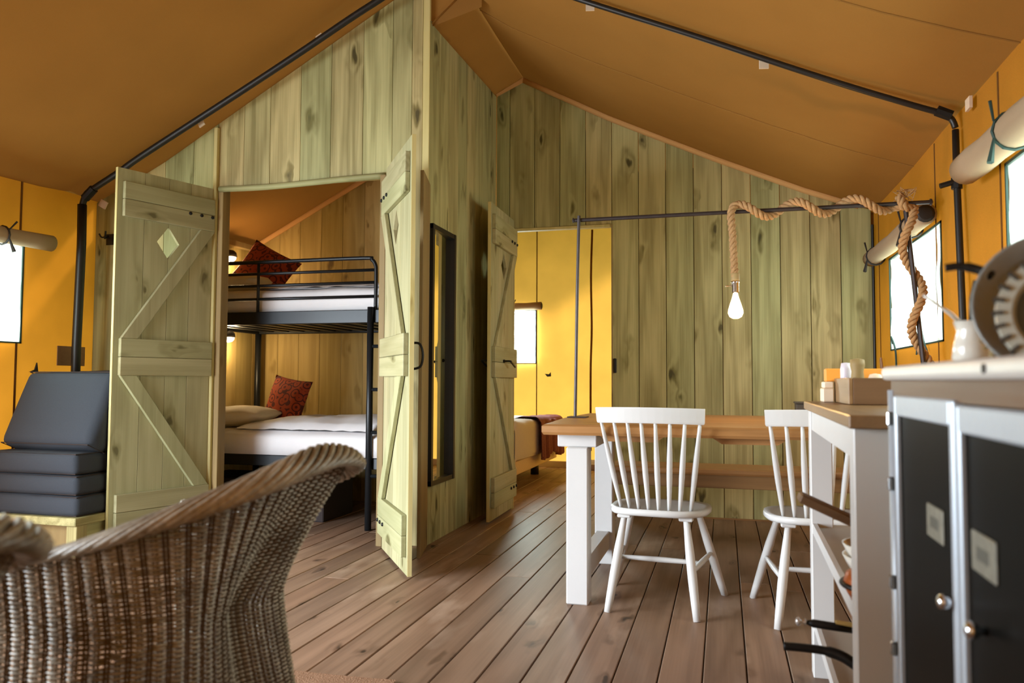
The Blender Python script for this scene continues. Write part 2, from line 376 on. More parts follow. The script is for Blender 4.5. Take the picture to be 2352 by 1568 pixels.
# ------------------------------------------------------------------ numbers of the room
YB, XR, XL, XM, YF, YFAR = 5.90, 1.035, -4.22, -1.742, 4.45, 8.90
def roofR(x):          # right slope seen in section, ridge at x=-1.51
    P = [(-1.51,3.395),(-.83,3.03),(-.5,2.872),(-.05,2.66),(.283,2.512),(.58,2.382),(.834,2.285),(1.035,2.215),(2.1,1.80)]
    for (a, za), (b, zb) in zip(P, P[1:]):
        if x <= b: return za+(zb-za)*(x-a)/(b-a)
    return P[-1][1]
def roofLB(x): return 3.395 + (x+1.51)*.51            # left slope over the rooms
def roofLF(x):                                        # left slope over the living area
    return 2.449+.5466*(x+3.731) if x > -3.731 else 2.449+.436*(x+3.731)

# ------------------------------------------------------------------ floor
fl = struct('floor')
random.seed(3)
FP = .1456
x = -4.30; i = 0
while x < XR+.02:
    y = -1.6 - random.random()*.6
    cuts = [-1.6]
    yy = -1.6 + 1.2 + random.random()*3.2
    while yy < 9.0: cuts.append(yy); yy += 3.0+random.random()*1.2
    cuts.append(9.0)
    if cuts[-1]-cuts[-2] < .5: cuts.pop(-2)
    for a, b in zip(cuts, cuts[1:]):
        put('plank', box(x+.0026, x+FP-.0026, a+.002, b-.0015, -.03, random.random()*.0015), 'floor', fl, bevel=.0025)
    x += FP; i += 1
put('subfloor', box(-4.3, XR+.05, -1.6, 9.0, -.06, -.032), 'oak_dark', fl)
g = put('ground', box(-30, 30, -30, 40, -.45, -.35), 'grass', kind='structure')
# ------------------------------------------------------------------ canvas walls
wr = struct('wall_right')
win = [(4.19, 5.42, 1.205, 1.785), (1.9, 3.28, 1.19, 1.82)]
put('canvas_sheet', sheet('X', XR, -1.5, 9.0, -.02, 2.215, win), 'canvas_wall', wr, smooth=True)
for y in (4.28, 3.34, 5.75, 2.0): put('seam', box(XR-.003, XR+.002, y-.006, y+.006, 0, 2.2), 'canvas_dark', wr)
put('wall_corner_tube', tube([(XR-.02, YB-.035, 0), (XR-.02, YB-.035, 2.1)], .010), 'iron', wr)
put('strap_loop', tube([(XR-.012, 5.68, 1.06), (XR-.02, 5.66, 1.15), (XR-.03, 5.60, 1.16), (XR-.012, 5.62, 1.03), (XR-.012, 5.66, 1.0)], .008, 6), 'patch', wr)
put('strap_tab', prism([(5.50, 1.00), (5.40, 1.03), (5.42, .99), (5.33, .96), (5.47, .965)], XR-.02, XR-.004, 'X'), 'strap_black', wr)
wl = struct('wall_left')
lw = (2.65, 3.855, 1.222, 1.86)
put('canvas_sheet', sheet('X', XL, -1.5, YF+.3, -.02, 2.245, [lw, (-.5, 2.2, .12, 1.95)]), 'canvas_wall', wl, smooth=True)
put('seam', box(XL-.002, XL+.003, 3.82, 3.834, 1.86, 2.24), 'canvas_dark', wl)
put('seam', box(XL-.002, XL+.003, 3.82, 3.834, 0, 1.222), 'canvas_dark', wl)
put('patch', box(XL+.002, XL+.008, 4.13, 4.36, 1.085, 1.215), 'patch', wl, bevel=.002)
put('strap_tab', prism([(3.92, 1.04), (3.96, 1.055), (3.975, 1.10), (3.985, 1.04)], XL+.003, XL+.012, 'X'), 'strap_black', wl)
wb2 = struct('wall_far')
fw = (-2.95, -2.13, 1.205, 1.83)
put('canvas_sheet', sheet('Y', YFAR, -4.4, XR, -.02, 3.4, [fw], .7), 'canvas_far', wb2, smooth=True)
for xx in (-2.12,): put('seam', box(xx-.006, xx+.006, YFAR-.004, YFAR, 0, 3.0), 'canvas_dark', wb2)
put('cord', tube(spline([(-1.455, YFAR-.03, 2.75), (-1.47, YFAR-.03, 2.2), (-1.462, YFAR-.03, 1.6), (-1.475, YFAR-.03, 1.1), (-1.475, YFAR-.03, .2)]), .013, 6), 'canvas_dark', wb2)
put('strap_tab', prism([(-2.02, 1.08), (-1.97, 1.075), (-1.95, 1.10), (-1.945, 1.05), (-1.99, 1.045)], YFAR-.012, YFAR-.004, 'Y'), 'strap_black', wb2)
put('floor_light_strip', box(-4.3, XR, YFAR-.03, YFAR-.01, .0, .07), 'sheet', wb2)  # white strip stands in for daylight coming in under the far wall
wf = struct('wall_front')
put('canvas_sheet', sheet('Y', -1.5, XL, XR, -.02, 3.6, [(-1.9, -1.2, .15, 2.0)], .7), 'canvas_wall', wf)
wll = struct('wall_left_far')
put('canvas_sheet', sheet('X', -4.30, YF+.3, 9.0, -.02, 2.1, [], .8), 'canvas_wall', wll)
# windows
def window(n, axis, d, a0, a1, z0, z1, inner):
    w = struct('window_%d' % n)
    e = .006
    def bx(p, q, r, s, t):
        return box(d-t, d+t, p, q, r, s) if axis == 'X' else box(p, q, d-t, d+t, r, s)
    put('window_frame', J(bx(a0-e, a0+e, z0-e, z1+e, .004), bx(a1-e, a1+e, z0-e, z1+e, .004), bx(a0-e, a1+e, z0-e, z0+e*.5, .004), bx(a0-e, a1+e, z1-e, z1+e, .004)), 'strap', w)
    def fn(u, v):
        a = a0+(a1-a0)*u; z = z0+(z1-z0)*v; s = .006*math.sin(u*9+v*3)+.004*math.sin(v*14+u*5)
        return (d+inner*s, a, z) if axis == 'X' else (a, d+inner*s, z)
    put('window_film', grid(fn, 14, 10), 'film', w, smooth=True)
    return w
w1 = window(1, 'X', XR, *win[0], -1); w2 = window(2, 'X', XR, *win[1], -1); w3 = window(3, 'X', XL, *lw, 1); w4 = window(4, 'Y', YFAR, *fw, -1)
put('tie_cord', tube(spline([(XR-.01, 4.62, 1.22), (XR-.02, 4.58, 1.33), (XR-.02, 4.50, 1.22), (XR-.015, 4.45, 1.16)], 4), .005, 5), 'strap', w1)
put('tie_cord', tube([(XR-.02, 4.58, 1.33), (XR-.02, 4.66, 1.15)], .005, 5), 'strap', w1)
put('tie_cord', tube(spline([(XR-.01, 5.32, 1.24), (XR-.03, 5.26, 1.28), (XR-.015, 5.22, 1.2), (XR-.015, 5.2, 1.08)], 4), .006, 5), 'strap', w1)
put('tie_cord', tube(spline([(-2.55, YFAR-.02, .98), (-2.545, YFAR-.02, 1.28), (-2.50, YFAR-.02, 1.31), (-2.44, YFAR-.02, 1.24), (-2.36, YFAR-.02, 1.20)], 4), .008, 5), 'rod', w4)
# rolled window blinds: things of their own
def roll(label, p0, p1, r, ties, strapmat='strap', sag=.01, tieside=(0,0,0)):
    p0, p1 = Vector(p0), Vector(p1)
    root = empty('rolled_blind', tuple((p0+p1)/2), label=label, cat='blind', group='rolled window blinds on the canvas walls')
    pts = [p0.lerp(p1, t/10)+Vector((0, 0, -sag*math.sin(PI*t/10))) for t in range(11)]
    put('roll', tube(pts, [r*(1+.05*math.sin(i*2.1)) for i in range(11)], 16), 'roll', root, smooth=True)
    d = (p1-p0).normalized()
    # the dark spiral end
    for e, s in ((p0, -1), (p1, 1)):
        put('roll_end', tube([e+d*s*.001, e+d*s*.008], [r*.86, r*.6], 14), 'strap_black', root)
    for t in ties:
        c = pts[0].lerp(pts[-1], t)+Vector((0,0,-sag)); fr = frames([c, c+d*.01])[0]
        ring = [c+fr[1]*math.cos(a*PI/6)*(r+.006)+fr[2]*math.sin(a*PI/6)*(r+.006) for a in range(12)]
        tie = J(tube(ring, .006, 5, closed=True), tube([c+Vector(tieside)*r+Vector((0,0,-r*.3)), c+Vector(tieside)*(r+.02)+d*.02+Vector((0,0,-r-.05))], [.004, .012], 5),
                tube([c+Vector(tieside)*r+Vector((0,0,r*.6)), c+Vector(tieside)*(r+.02)+d*.035+Vector((0,0,r+.035))], [.004, .006], 5))
        put('tie_strap', tie, strapmat, root)
    return root
roll('cream canvas blind rolled above the window behind the rope-wound post', (XR-.062, 5.70, 1.835), (XR-.062, 4.22, 1.835), .052, (.12, .8), 'strap_black', tieside=(-1,0,0))
roll('thick cream blind with a dark green bow above the window at the picture\'s right edge', (XR-.07, 3.52, 1.87), (XR-.07, 1.9, 1.87), .062, (.34, .8), 'strap', tieside=(-1,0,0))
roll('pale canvas blind rolled above the window beside the charcoal cushions', (XL+.062, 2.6, 1.865), (XL+.062, 4.0, 1.865), .05, (.3, .75), 'strap_black', tieside=(1,0,0))
roll('small tan blind rolled above the bedroom window behind the double bed', (-3.0, YFAR-.06, 1.875), (-2.05, YFAR-.06, 1.875), .045, (.65,), 'strap_black', tieside=(0,-1,0))

# ------------------------------------------------------------------ plank walls
bw = struct('wall_back')
PW = .2035
x = -1.631-PW
random.seed(11)
DOORX0, DOORX1, DOORZ = -1.60, -.816, 2.20
k = 0
while x < XR-.02:
    x0, x1 = max(x, XM), min(x+PW, XR-.005)
    dy = random.random()*.003
    gp = .0022
    if x1-x0 > .02:
        zb = DOORZ if (x1 > DOORX0+.01 and x0 < DOORX1-.01) else 0
        a, b = x0+gp, x1-gp
        poly = [(a, zb+.002), (b, zb+.002), (b, roofR(b)-.01)]
        if a < -1.51 < b: poly.append((-1.51, 3.385))
        poly.append((a, (roofR(a) if a > -1.51 else roofLB(a))-.01))
        if zb and x0 < DOORX0-.03:   # plank cut around the door head
            poly = [(a, 0), (DOORX0, 0), (DOORX0, zb), (b, zb)] + poly[2:]
        put('plank', prism(poly, YB-dy, YB+.022-dy), 'pine', bw, bevel=.0022)
    x += PW; k += 1
put('backing_board', J(box(XM, DOORX0, YB+.024, YB+.035, 0, 3.2), box(DOORX1, XR, YB+.024, YB+.035, 0, 2.2), box(DOORX0, DOORX1, YB+.024, YB+.035, DOORZ, 2.95), box(DOORX1, 0, YB+.024, YB+.035, 2.2, 2.6)), 'oak_dark', bw)
put('door_head_trim', box(DOORX0, DOORX1, YB-.012, YB+.04, DOORZ-.022, DOORZ), 'edge_pine', bw, bevel=.003)
put('door_jamb', box(DOORX1-.004, DOORX1+.006, YB-.01, YB+.05, 0, DOORZ), 'jamb', bw)
put('door_jamb', box(DOORX0-.03, DOORX0, YB-.012, YB+.05, 0, DOORZ), 'edge_pine', bw)
put('strike_plate', box(DOORX1+.012, DOORX1+.035, YB-.022, YB-.003, 1.06, 1.17), 'iron', bw, bevel=.004)
put('skirting_gap', box(DOORX1, XR-.01, YB-.006, YB-.001, 0, .012), 'oak_dark', bw)
# side wall (mirror wall) along x = XM
sw = struct('wall_side')
ys = [YF-.02, 4.60, 4.79, 4.98, 5.17, 5.36, 5.55, 5.74, YB-.004]
for a, b in zip(ys, ys[1:]):
    put('plank', prism([(a+.0012, 0), (b-.0012, 0), (b-.0012, 3.30), (a+.0012, 3.235+.03*(a-YF))], XM-.02, XM-random.random()*.0015, 'X'), 'pine', sw, bevel=.0015)
put('backing_board', box(XM-.045, XM-.022, YF+.02, YB, 0, 3.2), 'bunk_pine', sw)
put('corner_post', prism([(XM-.045, YF-.022), (XM-.001, YF-.022), (XM-.001, YF), (XM-.045, YF)], 0, 3.6, 'Z'), 'edge_pine', sw, bevel=.002)
# front wall of the bunk room
fw_ = struct('wall_bunk_front')
BX0, BX1, BZ = -3.20, -2.02, 2.262
xs = [-4.235, -4.06, -3.86, -3.661, -3.437, -3.247, -3.05, -2.855, -2.633, -2.416, -2.191, -1.99, -1.859, XM-.046]
for a, b in zip(xs, xs[1:]):
    inside = a > BX0-.06 and b < BX1+.04
    zb = BZ if inside else 0
    A, B_ = a+.0012, b-.0012
    dy = random.random()*.002
    if b > BX1 and a < BX1:   # shouldn't happen often
        pass
    put('plank', prism([(A, zb), (B_, zb), (B_, roofLF(B_)-.006), (A, roofLF(A)-.006)], YF-.02-dy, YF, 'Y'), 'pine', fw_, bevel=.0015)
put('backing_board', J(box(-4.2, -3.22, YF+.001, YF+.02, 0, 2.2), box(-1.99, XM-.05, YF+.001, YF+.02, 0, 3.2), box(-3.2, -2.02, YF+.001, YF+.02, BZ, 2.65)), 'bunk_pine', fw_)
put('post_strip', box(-3.262, -3.235, YF-.05, YF-.022, 0, 2.675), 'edge_pine', fw_, bevel=.003)
put('door_jamb', box(-3.232, -3.195, YF-.03, YF+.05, 0, BZ), 'jamb', fw_, bevel=.003)
put('door_jamb', box(BX1-.01, BX1+.03, YF-.10, YF+.05, 0, BZ), 'jamb', fw_, bevel=.003)
# lintel board, slightly rounded log edge
lint = [(BX0-.01, YF-.045, BZ-.005), (-2.9, YF-.045, BZ-.012), (-2.6, YF-.045, BZ-.006), (-2.3, YF-.045, BZ+.004), (BX1, YF-.045, BZ+.008)]
put('door_head_trim', tube(spline(lint, 4), .02, 8), 'pine_x', fw_, smooth=True)
put('coat_hook', J(tube(spline([(-4.11, YF-.025, 1.99), (-4.11, YF-.045, 1.975), (-4.10, YF-.07, 1.965), (-4.08, YF-.085, 1.985), (-4.075, YF-.088, 2.01)], 4), .006, 6),
    tube(spline([(-4.11, YF-.025, 1.99), (-4.14, YF-.05, 1.975), (-4.155, YF-.06, 2.0)], 4), .006, 6), box(-4.125, -4.065, YF-.028, YF-.022, 1.925, 2.0)), 'iron', fw_)
# bunk room inner walls
bb = struct('wall_bunk_back')
x = -3.90
random.seed(5)
while x < XM-.05:
    b = min(x+.2, XM-.047); A, B_ = x+.001, b-.001
    put('plank', prism([(A, 0), (B_, 0), (B_, roofLB(B_)-.01), (A, roofLB(A)-.01)], YB+.02, YB+.04-random.random()*.002), 'bunk_pine', bb, bevel=.0015)
    x += .2
bl = struct('wall_bunk_left')
for a, b in zip([4.47, 4.7, 4.93, 5.16, 5.39, 5.62, 5.85], [4.7, 4.93, 5.16, 5.39, 5.62, 5.85, 5.918]):
    put('plank', prism([(a+.001, 0), (b-.001, 0), (b-.001, 2.10), (a+.001, 2.10)], -3.925, -3.905+random.random()*.002, 'X'), 'bunk_pine', bl, bevel=.0015)
put('wall_beam', box(-3.90, -3.85, 4.5, 5.91, 2.09, 2.14), 'jamb', bl, bevel=.004)

# ------------------------------------------------------------------ roof
rf = struct('ceiling')
def sagz(x, y): return -.012*math.sin(PI*min(max((y-3.8)/2.1, 0), 1)) * 1.0
XS = [-1.51, -1.3, -1.07, -.83, -.66, -.5, -.3, -.05, .12, .283, .43, .58, .7, .834, .93, 1.035, 1.25, 1.6, 2.1]
YS = [-1.8, -1.2, -.5, .2, .9, 1.6, 2.3, 3.0, 3.4, 3.7, 3.78, 3.82, 3.9, 4.3, 4.7, 5.1, 5.5, 5.86, 6.4, 7, 7.8, 8.6, 9.4, 10.0]
def zR(x, y):
    z = roofR(x)+sagz(x, y)
    z += .018*math.exp(-((y-3.8)/.12)**2) + .004*math.sin(x*13+y*3)*math.exp(-((y-4.2)/.5)**2)
    if abs(x+1.51) < .01: z += .03*min(max((5.9-y)/1.3, 0), 1)
    return z
v = [(x, y, zR(x, y)) for x in XS for y in YS]; n = len(YS)
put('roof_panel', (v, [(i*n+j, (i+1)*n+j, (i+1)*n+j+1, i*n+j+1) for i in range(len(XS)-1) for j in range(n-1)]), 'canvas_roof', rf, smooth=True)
XS2 = [-5.0, -4.7, -4.3, -3.9, -3.3, -2.7, -2.1, -1.742, -1.51]; YS2 = [YF, 4.8, 5.2, 5.6, 5.9, 6.6, 7.4, 8.2, 9.4, 10.0]
v = [(x, y, (roofLB(x) if x < -1.6 else 3.395) + (.03*min(max((5.9-y)/1.3, 0), 1) if x > -1.6 else -.05*min(max((5.9-y)/1.45, 0), 1)*(1 if -1.8 < x < -1.6 else 0))) for x in XS2 for y in YS2]; n = len(YS2)
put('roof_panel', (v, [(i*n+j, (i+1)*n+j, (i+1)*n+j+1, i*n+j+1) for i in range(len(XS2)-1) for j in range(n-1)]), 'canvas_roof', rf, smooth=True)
XS3 = [-5.3, -4.75, -4.22, -3.97, -3.731, -3.4, -3.0, -2.6, -2.2, -1.9, -1.6]; YS3 = [-1.8, -1, 0, 1, 1.8, 2.5, 3.0, 3.4, 3.7, 3.95, 4.12, 4.2, 4.28, 4.37, YF]
def zL(x, y):
    z = roofLF(x)
    z += .016*math.exp(-((y-4.2)/.1)**2) - .035*math.sin(PI*min(max((y-.5)/3.7, 0), 1))*max(0, min(1, (x+4.75)/.6))
    return z
v = [(x, y, zL(x, y)) for x in XS3 for y in YS3]; n = len(YS3)
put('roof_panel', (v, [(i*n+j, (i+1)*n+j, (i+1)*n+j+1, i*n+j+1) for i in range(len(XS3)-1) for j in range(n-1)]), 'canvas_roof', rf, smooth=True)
put('ridge_panel', ([(-1.6, -1.8, 3.61), (-1.6, YF, 3.61), (-1.51, YF, 3.42), (-1.51, -1.8, 3.42), (-1.80, YF+.02, 3.62), (-1.80, YF+.02, 3.2), (-1.42, YF+.02, 3.62), (-1.42, YF+.02, 3.30)], [(0, 1, 2, 3), (4, 5, 7, 6)]), 'canvas_roof', rf)
# light hem along the back gable and down the little left slope
hem = [(x, YB-.045, roofR(x)-.012) for x in XS if x <= 1.0]
put('hem', J(tube(hem, .007, 5, ry=.03)), 'canvas_hem', rf, smooth=True)
put('hem', tube([(-1.735, YB-.045, roofLB(-1.735)+.005), (-1.51, YB-.045, 3.385)], .007, 5, ry=.028), 'canvas_hem', rf)
put('hem', tube([(-3.88, YB-.02, roofLB(-3.88)-.012), (-2.7, YB-.02, roofLB(-2.7)-.012)], .012, 6, ry=.03), 'canvas_hem', rf)
put('seam', tube([(x, 4.72, zR(x, 4.72)-.002) for x in XS if x <= 1.04], .003, 4, ry=.004), 'canvas_roof', rf)
put('seam', tube([(x, 3.1, zR(x, 3.1)-.002) for x in XS if x <= 1.04], .003, 4, ry=.004), 'canvas_roof', rf)
for (x_, y_, s) in ((-.64, 3.84, 1), (.2, 3.84, 1)):
    put('webbing_tab', tr(box(-.022, .022, -.004, .004, -.045, .0), Matrix.Translation((x_, y_, zR(x_, y_)-.025)) @ Matrix.Rotation(.2, 4, 'Z')), 'tabw', rf)
for (x_, y_) in ((-2.42, 4.26), (-3.27, 4.26)):
    put('webbing_tab', tr(box(-.022, .022, -.004, .004, -.05, .0), Matrix.Translation((x_, y_, zL(x_, y_)-.03)) @ Matrix.Rotation(-.5, 4, 'Y')), 'tabw', rf)
put('webbing_tab', tr(box(-.03, .03, -.005, .005, -.05, 0), Matrix.Translation((-4.06, 4.33, 2.21)) @ Matrix.Rotation(.5, 4, 'Y')), 'tabw', rf)
put('webbing_tab', tr(box(-.006, .006, -.03, .03, -.05, 0), Matrix.Translation((1.01, 3.62, 2.20))), 'tabw', rf)

# ------------------------------------------------------------------ tent poles
t = empty('tent_pole', (1.0, 3.8, 0), label='black tubular tent pole on the right, bent under the sloping roof', cat='tent pole')
put('upright', tube([(.99, 3.66, 0), (.995, 3.72, 1.2), (1.0, 3.78, 1.9), (1.005, 3.80, 2.12)], .0145, 10), 'black_tube', t, smooth=True)
raf = [(1.005, 3.80, 2.13), (.99, 3.8, 2.17), (.95, 3.8, 2.20), (.841, 3.8, 2.245), (.589, 3.8, 2.352), (.287, 3.8, 2.488), (-.111, 3.8, 2.672), (-.6, 3.8, 2.89), (-1.5, 3.8, 3.30)]
put('rafter', tube(spline(raf, 5), .0135, 10), 'black_tube', t, smooth=True)
put('clamp', tube([(.93, 3.8, 2.215), (.99, 3.8, 2.185)], .025, 8), 'iron', t)
put('bolt', tube([(.985, 3.77, 1.88), (.93, 3.77, 1.865)], .012, 8), 'iron', t)
put('collar', tube([(.998, 3.775, 1.85), (.999, 3.777, 1.90)], .023, 8), 'iron', t)
t = empty('tent_pole', (-4.12, 4.22, 0), label='black tubular tent pole on the left, beside the brown patch', cat='tent pole')
put('upright', tube([(-4.13, 4.2, 0), (-4.13, 4.2, 1.2), (-4.125, 4.21, 1.9), (-4.12, 4.2, 2.16)], .029, 10), 'black_tube', t, smooth=True)
raf = [(-4.12, 4.2, 2.15), (-4.09, 4.2, 2.225), (-4.03, 4.2, 2.262), (-3.827, 4.2, 2.362), (-3.643, 4.2, 2.462), (-2.95, 4.2, 2.80), (-2.508, 4.2, 3.02), (-2.185, 4.2, 3.187), (-1.984, 4.2, 3.285), (-1.75, 4.2, 3.40)]
put('rafter', tube(spline(raf, 5), .021, 10), 'black_tube', t, smooth=True)
put('clamp', tube([(-4.10, 4.2, 2.20), (-4.03, 4.2, 2.262)], .029, 8), 'iron', t)

# ------------------------------------------------------------------ ledged and braced doors
def build_door(name, hinge, free, side, w=.64, edge='edge_pine'):
    """origin at hinge bottom; +x local toward the free edge; side=+1/-1: face (local y) that carries the battens"""
    rz = math.atan2(free[1]-hinge[1], free[0]-hinge[0])
    d = empty(name, (hinge[0], hinge[1], .02), rz, kind='structure')
    xs = [0, .16, .31, .47, w]; H0, H1, T = 0, 2.24, .022
    def P(nm, poly, y0, y1, m, bv=.002): return put(nm, prism(poly, y0, y1), m, d, bevel=bv, world=False)
    for i in range(4):
        a, b = xs[i]+.001, xs[i+1]-.001
        poly = [(a, H0), (b, H0), (b, H1), (a, H1)]
        if i == 1: poly = [(a, H0), (b, H0), (b, 1.73), (.235, 1.83), (b, 1.93), (b, H1), (a, H1)]
        if i == 2: poly = [(a, H0), (b, H0), (b, H1), (a, H1), (a, 1.93), (.385, 1.83), (a, 1.73)]
        P('board', poly, -T/2, T/2, 'door', .0012)
    y0, y1 = (T/2, T/2+.028) if side > 0 else (-T/2-.028, -T/2)
    for z0, z1 in ((1.95, 2.16), (1.0, 1.22), (.09, .30)):
        m = (z0+z1)/2
        put('ledge', prism([(.0, z0), (w-.03, z0), (w-.03, m-.001), (.0, m-.001)], y0, y1), 'door_x', d, bevel=.003, world=False)
        put('ledge', prism([(.0, m+.001), (w-.03, m+.001), (w-.03, z1), (.0, z1)], y0, y1), 'door_x', d, bevel=.003, world=False)
    for (xa, za), (xb, zb) in (((.045, 1.95), (.555, 1.22)), ((.555, 1.0), (.055, .30))):
        hw = .052
        put('brace', prism([(xa-hw, za), (xa+hw, za), (xb+hw, zb), (xb-hw, zb)] if za > zb else [], y0, y1-.004), 'door', d, bevel=.003, world=False)
    put('door_edge', box(w-.0005, w+.003, -T/2, T/2, H0, H1), edge, d, world=False)
    # bolts on hinge straps
    yo = y1 if side > 0 else y0
    for z in (2.04, .17):
        for bx_ in (.02, .10, .18):
            put('bolt', lathe([(.011, 0), (.011, .006*side), (.006, .010*side)], 10, (bx_, yo, z-.03*0), 'Y'), 'iron', d, world=False)
    for z in (2.05, .18):
        put('hinge', J(box(-.03, .0, -.03*side-.012, -.03*side+.03, z-.045, z+.045), tube([(-.012, 0, z-.05), (-.012, 0, z+.05)], .012, 8)), 'iron', d, world=False)
    return d
d1 = build_door('door_1', (-3.264, 4.40), (-3.474, 3.80), +1)
d2 = build_door('door_2', (-1.925, 4.235), (-1.50, 3.63), -1, .70)
d3 = build_door('door_3', (-1.595, 5.87), (-1.583, 5.2), +1, .67)
tb = struct('trim_1')
put('board', tr(box(0, .335, -.010, .010, .005, 2.20), Matrix.Translation((-1.738, 4.425, 0)) @ Matrix.Rotation(math.atan2(-.315, .083), 4, 'Z')), 'jamb', tb, bevel=.002)
# handles
def lever(parent, x, y, s, z):
    put('handle', J(lathe([(.012, 0), (.012, .012*s)], 10, (x, y, z), 'Y'), tube(spline([(x, y, z), (x, y+.05*s, z), (x-.02, y+.055*s, z-.008), (x-.13, y+.055*s, z-.04)], 4), .008, 6)), 'iron', parent, world=False)
lever(d3, .42, .040, 1, 1.12); lever(d3, .62, -.011, -1, 1.12)
put('handle', tube(spline([(.64, .011, 1.17), (.66, .05, 1.165), (.67, .065, 1.11), (.66, .055, 1.05), (.64, .011, 1.035)], 5), .007, 6), 'iron', d2, world=False)

# ------------------------------------------------------------------ mirror on the side wall
m = empty('wall_mirror', (XM, 4.62, 1.16), label='tall black-framed mirror on the side wall between the two doors', cat='mirror')
my0, my1, mz0, mz1, fwid = 4.42, 4.845, .36, 1.96, .03
put('frame', J(box(XM+.001, XM+.038, my0, my0+fwid, mz0, mz1), box(XM+.001, XM+.038, my1-fwid, my1, mz0, mz1), box(XM+.001, XM+.035, my0, my1, mz0, mz0+fwid), box(XM+.001, XM+.035, my0, my1, mz1-fwid, mz1)), 'black', m)
put('mirror_glass', prism([(XM+.001, my0+.01), (XM+.034, my0+.01), (XM+.005, my1-.01), (XM+.001, my1-.01)], mz0+.01, mz1-.01, 'Z'), 'mirror', m)

# ------------------------------------------------------------------ dining table
t = empty('dining_table', (.1, 4.05, 0), label='dining table with thick live-edge oak top on white trestle legs', cat='table')
ZT = .805
def slab(x0, x1, y0, y1, z0, z1, wob, seed, nx=24, cham=.012):
    """live-edge slab: plan outline wobbles"""
    pl = []
    def wv(t, s): return wob*(noise.noise(Vector((t*2.3, s*7.1, seed)))*1.2+.35*math.sin(t*5+s))
    for i in range(nx+1): x = x0+(x1-x0)*i/nx; pl.append((x, y0+wv(x, 1)))
    for i in range(1, 6): y = y0+(y1-y0)*i/6; pl.append((x1+wv(y, 2)*.4, y))
    for i in range(nx+1): x = x1-(x1-x0)*i/nx; pl.append((x, y1+wv(x, 3)))
    for i in range(1, 6): y = y1-(y1-y0)*i/6; pl.append((x0+wv(y, 4)*1.4-.03*math.sin(PI*i/6), y))
    n = len(pl); cx, cy = (x0+x1)/2, (y0+y1)/2; V = []
    for z, s in ((z0, cham*.6), (z0+.012, 0), (z1-.008, 0), (z1, cham)):
        for a, b in pl:
            dx = max(-1, min(1, (a-cx)/((x1-x0)/2)))**7; dy = max(-1, min(1, (b-cy)/((y1-y0)/2)))**7
            V.append((a-dx*s, b-dy*s, z))
    Fc = [tuple(range(n))[::-1], tuple(range(3*n, 4*n))]
    for l in range(3): Fc += [(l*n+i, l*n+(i+1) % n, (l+1)*n+(i+1) % n, (l+1)*n+i) for i in range(n)]
    return V, Fc
put('tabletop', slab(-.79, 1.0, 3.42, 4.68, ZT-.047, ZT, .012, 1.3), 'oak', t)
for sx in (-1, 1):
    X0, X1 = (-.69, -.59) if sx < 0 else (.80, .90)
    put('leg', box(X0, X1, 3.475, 3.565, 0, .70), 'white_t', t, bevel=.006)
    put('leg', box(X0, X1, 4.28, 4.37, 0, .70), 'white_t', t, bevel=.006)
    put('leg_bearer', box(X0-.045, X1+.035, 3.50, 4.55, .70, .757), 'white_t', t, bevel=.004)
    put('leg_stretcher', box(X0+.01, X1-.02, 3.565, 4.28, .085, .18), 'white_t', t, bevel=.004)
for a, b in ((-.52, -.27), (-.03, .24), (.45, .7)):
    put('cleat', prism([(a+.02, .731), (b-.02, .731), (b+.02, .757), (a-.02, .757)], 3.47, 4.6), 'oak', t)
# bench against the back wall
b = empty('bench', (-.1, 5.1, 0), label='long oak bench between the dining table and the plank wall', cat='bench')
put('seat', slab(-.93, 1.0, 4.95, 5.28, .425, .465, .008, 4.4), 'oak', b)
for a, c in ((-.62, -.34), (.05, .33), (.55, .8)):
    put('cleat', prism([(a+.02, .395), (c-.02, .395), (c+.01, .425), (a-.01, .425)], 5.0, 5.24), 'oak_dark', b)
put('front_rail', box(-.75, .9, 4.97, 5.0, .345, .425), 'oak_dark', b, bevel=.003)
for X0 in (-.80, .80):
    put('leg', box(X0, X0+.08, 5.0, 5.06, 0, .425), 'white_t', b, bevel=.004)
    put('leg', box(X0, X0+.08, 5.17, 5.23, 0, .425), 'white_t', b, bevel=.004)

